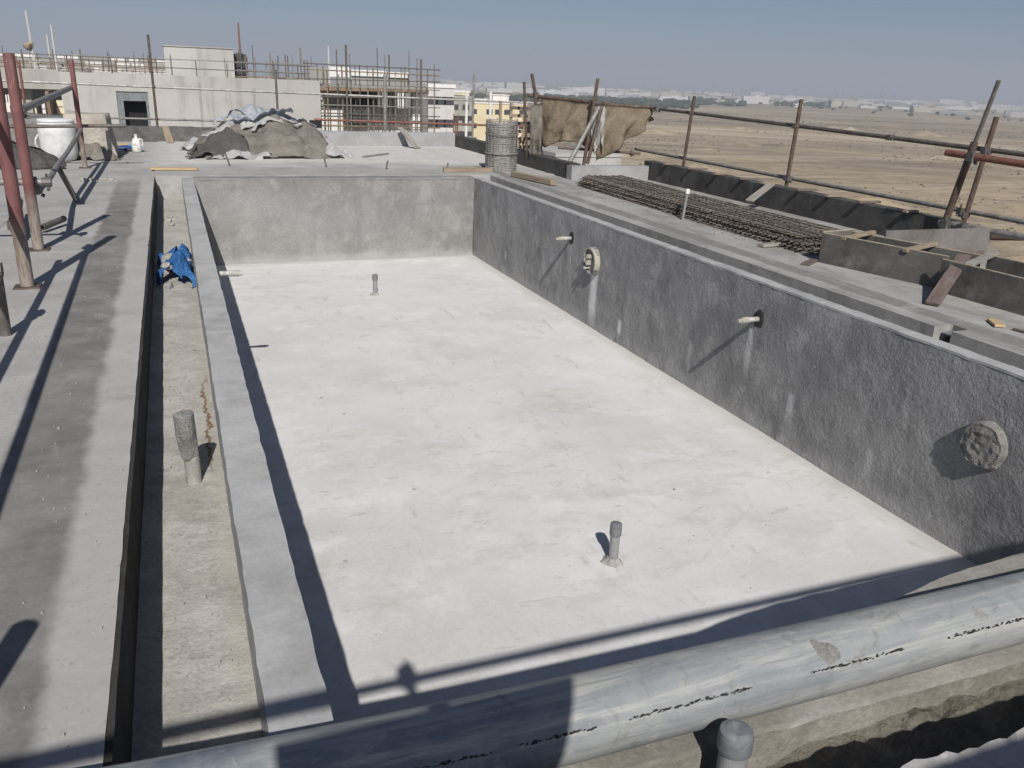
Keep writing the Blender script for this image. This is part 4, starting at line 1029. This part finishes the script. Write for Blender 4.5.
# scaffold grid helper: every pole is a child bar of its scaffold
def scaffold(label, x0, x1, nx, y, z0, z1, zs, mat='tube_dark', r=.03, depth=1.0, seed=1, group=None, over=.4, mats=('tube_dark', 'timber_far', 'tube')):
    t = thing('pole_scaffold', label, 'scaffold', ((x0 + x1) / 2, y, z0), group=group); rr = random.Random(seed); off = t.location
    for k in range(nx + 1):
        x = x0 + (x1 - x0) * k / nx + rr.uniform(-.12, .12)
        for yy in ((y,) if k % 2 else (y, y + depth)):
            bm = NB(); add_tube(bm, [V((x, yy, z0)) - off, V((x + rr.uniform(-.05, .05), yy, z1 + rr.uniform(-.2, over))) - off], r * rr.choice((.7, 1, 1.2)), 5); link('standard', bm, M[rr.choice(mats)], t)
    for z in zs:
        bm = NB(); add_tube(bm, [V((x0 - .3, y - .04, z + rr.uniform(-.05, .05))) - off, V((x1 + .3, y - .04, z + rr.uniform(-.05, .05))) - off], r * .9, 5); link('ledger', bm, M[rr.choice(mats)], t)
    return t
# block under construction, right of the beige building
t = thing('unfinished_block', 'half built block with timber shuttering behind the far roof edge', 'building', (9, 42, GZ))
bpart('white_wall', 'white_wall', t, [(6.2, 12.2, 44.4, 44.8, GZ, -.12), (6.15, 8.0, 43.2, 43.5, GZ, -.15)])
bpart('beige_wall', 'beige', t, [(6.3, 8.1, 43.52, 43.8, -.15, .72)])
bpart('floor_slab', 'grey_wall', t, [(6.9, 11.9, 42.4, 48, .78, .95)])
bpart('slab_shutter', 'timber_far', t, [(6.6, 12.0, 42.2, 42.32, .68, .84)])
bpart('dark_interior', 'dark', t, [(8.2, 10.2, 45.6, 45.8, -.3, .78)])
bpart('pale_column', 'white_wall', t, [(10.4, 10.75, 43.8, 44.2, -.3, .78), (11.5, 11.9, 43.4, 43.8, -1.2, .78)])
bpart('pale_hoarding', 'white_wall', t, [(8.35, 10.05, 42.9, 42.96, 1.38, 1.66), (10.15, 11.2, 42.9, 42.96, 1.36, 1.62), (7.3, 8.25, 42.9, 42.96, 1.3, 1.75)])
bpart('grey_hoarding', 'grey_wall', t, [(6.4, 7.2, 42.95, 43.0, 1.0, 1.7), (8.3, 11.3, 43.0, 43.05, 1.0, 1.36)])
bpart('dark_sheet', 'black_sheet', t, [(8.1, 9.1, 43.1, 43.2, -.9, -.2)])
scaffold('pole scaffold with timber ledgers wrapped round the half built block', 6.2, 12.1, 15, 41.6, -3, 1.75, (-.9, -.35, .1, .45, .86, 1.2, 1.55, 1.82), seed=4, over=.9)
scaffold('second row of poles standing inside the half built block', 7.4, 11.9, 26, 43.6, -1.0, .8, (.0, .4), seed=9, r=.028, over=0)
# scaffolded block far left on the skyline
t = thing('scaffolded_block', 'white panelled block wrapped in scaffolding on the left skyline', 'building', (-4, 62, GZ))
bpart('wall', 'grey_wall', t, [(-26, .2, 64, 70, GZ, 1.72)])
rr = random.Random(8)
for row, (z0, z1) in enumerate(((.98, 1.2), (1.27, 1.55), (1.60, 1.95))):
    x = -14
    while x < .0:
        wd = rr.uniform(.25, .9); hh = rr.uniform(.6, 1)
        if rr.random() < (.95, .95, .85)[row]: bpart('white_panel', rr.choice(('white_wall', 'white_wall', 'grey_wall')), t, [(x, x + wd, 62.8 + row * .05, 62.84 + row * .05, z0, z0 + (z1 - z0) * hh)])
        x += wd + rr.uniform(.04, .2)
scaffold('dense pole scaffold on the left skyline behind the beige building', -16, .1, 34, 61, -1, 1.75, (1.05, 1.3, 1.6, 1.85), seed=14, r=.035, over=.5)
scaffold('pole scaffold on the roof between the roof room and the half built block', 3.6, 7.0, 9, 47, .75, 1.95, (1.1, 1.45, 1.75), seed=17, r=.03, over=.7)
scaffold('light handrail of thin poles on the beige building roof', -6.2, 5.6, 11, 40, .7, 1.75, (1.42, 1.75), seed=21, r=.02, over=.2, mats=('tube', 'tube_dark'))
bm = NB(); bmesh.ops.create_icosphere(bm, subdivisions=2, radius=.2)
for v in bm.verts: v.co += nvec(v.co, 5, .1)
o = link('cloth_bundle', bm, M['tarp_tan']); o.location = (-5.75, 47, 2.1); tag(o, 'small pinkish cloth bundle tied on the left skyline scaffold', 'bundle')
for k, (x, z, y) in enumerate(((-7.1, 4.2, 60), (-6.0, 3.5, 60), (-6.5, 3.0, 62), (4.6, 4.2, 60), (10.2, 3.1, 60))):
    bm = NB(); add_tube(bm, [(0, 0, 0), (-.12 if k == 0 else 0, 0, z + 1)], [.09, .05], 6); o = link('site_mast', bm, M['far_pale'] if k != 3 else M['tube_orange']); o.location = (x, y, -1)
    tag(o, ('tallest white mast on the left skyline, slightly tilted', 'second white mast on the left skyline', 'short white mast on the left skyline', 'thin orange mast above the half built block', 'thin white mast above the right end of the half built block')[k], 'mast', 'thin masts on the skyline')

# flats to the right of it: cream and olive blocks
def block(label, mat, x0, x1, y0, y1, z1, cols, floors, wall_z=GZ, zt=None, wz=1.1, win=True, balc=False, par='white_wall', name='apartment_block', group='apartment blocks beyond the far edge'):
    t = thing(name, label, 'building', ((x0 + x1) / 2, y0, GZ), group=group)
    bpart('wall', mat, t, [(x0, x1, y0, y1, GZ, z1)])
    bpart('parapet', par, t, [(x0 - .15, x1 + .15, y0 - .15, y0 + .25, z1, z1 + .5), (x0 - .15, x0 + .25, y0 + .26, y1, z1, z1 + .5), (x1 - .25, x1 + .15, y0 + .26, y1, z1, z1 + .5)])
    for f in range(floors):
        z = z1 - 2.3 - f * 3.1
        for c in cols:
            x = x0 + (x1 - x0) * c
            o = bpart('window', 'glass', t, [(x - .75, x + .75, y0 - .04, y0 + .1, z, z + wz)])
            bpart('frame', 'white_wall', o, []) if False else None
        if balc: bpart('balcony', 'olive_wall', t, [(x0 + .3, x1 - .3, y0 - 1.2, y0 - .01, z - 1.1, z - .2)])
    return t
block('plain cream apartment block with small dark windows', 'cream', 63.5, 77.5, 190, 205, -4.0, (.08, .35, .5, .66, .93), 3)
block('pale cream block with a raised roof box left of the plain cream one', 'pale_yellow', 58, 65.5, 196, 212, -1.9, (.25, .7), 4)
block('olive grey flats with balconies and many dark windows', 'olive_wall', 50.0, 59.5, 176, 195, -2.7, (.12, .35, .6, .85), 4, balc=True, par='olive_wall')
block('white block standing close to the scaffolded block end', 'far_white', 34.5, 38.5, 122, 135, -.05, (.2, .5, .8), 3)
block('off white block behind the olive flats', 'white_wall', 57, 66, 230, 245, -.9, (.3, .7), 2)
block('low beige block showing beneath the hanging tarpaulin', 'beige', 50.5, 61, 112, 130, -8.6, (.1, .3, .5, .7, .9), 1, par='beige')
block('grey roofed block beyond the cream flats', 'grey_wall', 80, 92, 240, 260, -4.6, (.3, .7), 2)
t = thing('roof_tank_box', 'bright white box on the roof of the plain cream block', 'tank', (73, 195, -3.5))
bpart('body', 'white_wall', t, [(70.6, 74.6, 194, 198, -3.95, -2.2)])
bpart('lid', 'white_wall', t, [(70.4, 74.8, 193.8, 198.2, -2.2, -2.0)])
for k, x in enumerate((51.2, 54.6, 59.6)):
    bm = NB(); add_tube(bm, [(0, 0, 0), (0, 0, 13)], .28, 8); o = link('concrete_pole', bm, M['white_wall']); o.location = (x, 165, GZ)
    tag(o, ('tall pale pole in front of the olive flats, leftmost of three', 'tall pale pole in front of the olive flats, middle of three', 'tall pale pole between the olive flats and the cream block')[k], 'pole', 'pale poles before the flats')

# ================================================================== FAR SKYLINE
rr = random.Random(33)
def polar(az, d): return V((math.sin(rad(az)) * d, math.cos(rad(az)) * d, GZ))
# azimuth is measured from +Y toward +X
for k in range(240):
    az = rr.uniform(14, 56); d = rr.uniform(1000, 2400)
    if rr.random() < .25: d = rr.uniform(900, 1300)
    wd = rr.uniform(8, 46); dp = rr.uniform(8, 20); h = rr.uniform(2.0, 4.6) * (1 + (rr.random() < .10) * 1.2)
    bm = NB(); add_box(bm, (0, 0, h / 2), (wd, dp, h)); add_box(bm, (rr.uniform(-.2, .2) * wd, 0, h + .5), (wd * .25, dp * .5, 1.0))
    o = link('distant_building', bm, M[rr.choice(('far_pale', 'far_pale', 'far_pale', 'far_cream', 'far_grey'))])
    o.location = polar(az, d); o.rotation_euler = (0, 0, rad(-az) + rr.uniform(-.3, .3))
    tag(o, 'tiny pale low building in the hazy row along the horizon beyond the desert', 'building', 'pale buildings along the horizon')
for k in range(26):
    az = rr.uniform(20, 45); d = rr.uniform(3200, 4500); h = rr.uniform(18, 40); w_ = rr.uniform(6, 14)
    bm = NB(); add_box(bm, (0, 0, h / 2), (w_, w_, h)); add_box(bm, (0, 0, h + 3), (w_ * .4, w_ * .4, 6))
    o = link('distant_tower', bm, M['far_grey']); o.location = polar(az, d); o.rotation_euler = (0, 0, rr.uniform(0, 1))
    tag(o, 'faint grey tower fading into the haze above the horizon row', 'tower', 'faint towers in the haze')
def belt(label, az0, az1, d0, d1, n, h):
    bm = NB()
    for _ in range(n):
        p = polar(rr.uniform(az0, az1), rr.uniform(d0, d1)); s = h * rr.uniform(.5, 1.15)
        m = Matrix.Translation(p + V((0, 0, s * .6))) @ Matrix.Diagonal((s * rr.uniform(.8, 1.9), s, s * rr.uniform(.55, .8), 1))
        vs = bmesh.ops.create_icosphere(bm, subdivisions=1, radius=1, matrix=m)['verts']
        for v in vs: v.co += nvec(v.co, .4, s * .35)
    return kind(link('distant_trees', bm, M['foliage']), 'stuff')
belt('', 16, 33, 640, 760, 260, 3.2)
belt('', 22, 36, 800, 900, 150, 2.8)
belt('', 33, 41, 900, 1100, 60, 3.5)
belt('', 40, 52, 700, 1200, 40, 1.8)
bm = NB(); k = 0
while k < 3800:
    az, d = rr.uniform(24, 60), 45 + 520 * rr.random() ** 1.6
    p = polar(az, d)
    if mnoise.noise(V((p.x * .012, p.y * .012, 3))) + .5 * mnoise.noise(V((p.x * .05, p.y * .05, 7))) < rr.uniform(-.25, .5): continue
    s_ = rr.uniform(.06, .22) * (1 + d / 350) * (1.8 if rr.random() < .04 else 1); k += 1
    vs = [bm.verts.new(p + V((math.cos(a) * s_ * rr.uniform(.7, 1.4), math.sin(a) * s_ * rr.uniform(.7, 1.4), 0))) for a in (0, 1.26, 2.51, 3.77, 5.03)]
    top = bm.verts.new(p + V((rr.uniform(-.3, .3) * s_, rr.uniform(-.3, .3) * s_, s_ * rr.uniform(.6, 1.1))))
    for i in range(5): bm.faces.new((vs[i], vs[(i + 1) % 5], top))
kind(link('desert_scrub', bm, M['scrub']), 'stuff')

# low heaps of dumped earth out on the desert
for k in range(26):
    az, d = rr.uniform(28, 58), rr.uniform(90, 520); w_ = rr.uniform(2, 6) * (1 + d / 400); h_ = w_ * rr.uniform(.10, .2)
    bm = NB(); n = 12; gr = {}
    for i in range(n + 1):
        for j in range(n + 1):
            u, v = i / n * 2 - 1, j / n * 2 - 1; q = max(0, 1 - u * u - v * v)
            gr[i, j] = bm.verts.new((u * w_, v * w_ * .5, h_ * q * (1 + .7 * mnoise.noise(V((u * 3, v * 3, k)))) - .02))
    for i in range(n):
        for j in range(n): bm.faces.new((gr[i, j], gr[i + 1, j], gr[i + 1, j + 1], gr[i, j + 1]))
    o = link('earth_mound', bm, M['sand'], smooth=True); o.location = polar(az, d); o.rotation_euler = (0, 0, rad(-az) + rr.uniform(-.5, .5))
    tag(o, 'low mound of dumped sandy earth out on the desert plain', 'mound', 'earth mounds on the desert')

# ================================================================== BEHIND THE VIEWER: rail and toe board that throw the foreground shadows
tube_thing('scaffold rail behind the viewer whose shadow crosses the pool end', [(-4, -.47, 1.92), (7, -.47, 1.92)], .025, 'tube', coup=(((-.02, -.47, 1.92), Xd, 1.6),))
tube_thing('scaffold post behind the viewer under the rail', [(-.02, -.56, 0), (-.02, -.56, 1.93)], .026, 'tube', 'posts behind the viewer', 'scaffold_post', cat='post')
board('toe board lashed behind the viewer that shades the near deck edge', (.5, -.56, 1.277), (7.0, -.56, 1.277), .03, .34, 'wood', 'boards behind the viewer')

t = thing('shutter_panel', 'plywood board added out of view behind the viewer to shade the big pipe', 'panel', (.07, -.38, 1.4))  # added unseen board; its shadow on the pipe stands in for a person's
bm = NB(); vs = [bm.verts.new((x, 0, z)) for x, z in ((-.35, 0), (.205, 0), (.285, .355), (-.405, .355))]; bm.faces.new(vs)
bmesh.ops.solidify(bm, geom=bm.faces[:], thickness=.018); link('board', bm, M['ply'], t)
bm = NB(); add_bar(bm, (-.05, -.03, -1.4), (-.05, -.03, .30), .04, .05); link('support_post', bm, M['wood'], t)
tube_thing('scaffold post standing out of view beside the left deck', [(-.80, 1.12, 0), (-.80, 1.12, 1.05)], .04, 'tube', 'posts behind the viewer', 'scaffold_post', cat='post')

# ================================================================== AIR
bm = NB(); wbox(bm, -9100, 9100, -9100, 9100, GZ - 1, 85)
hz = kind(link('haze', bm), 'stuff')
hm = bpy.data.materials.new('haze_air'); hm.use_nodes = True; ht = hm.node_tree; ht.nodes.clear()
ho = ht.nodes.new('ShaderNodeOutputMaterial'); hv = ht.nodes.new('ShaderNodeVolumePrincipled')
hv.inputs['Color'].default_value = (.73, .80, .90, 1); hv.inputs['Density'].default_value = .00060; hv.inputs['Anisotropy'].default_value = 0
ht.links.new(hv.outputs[0], ho.inputs['Volume']); hz.data.materials.append(hm)
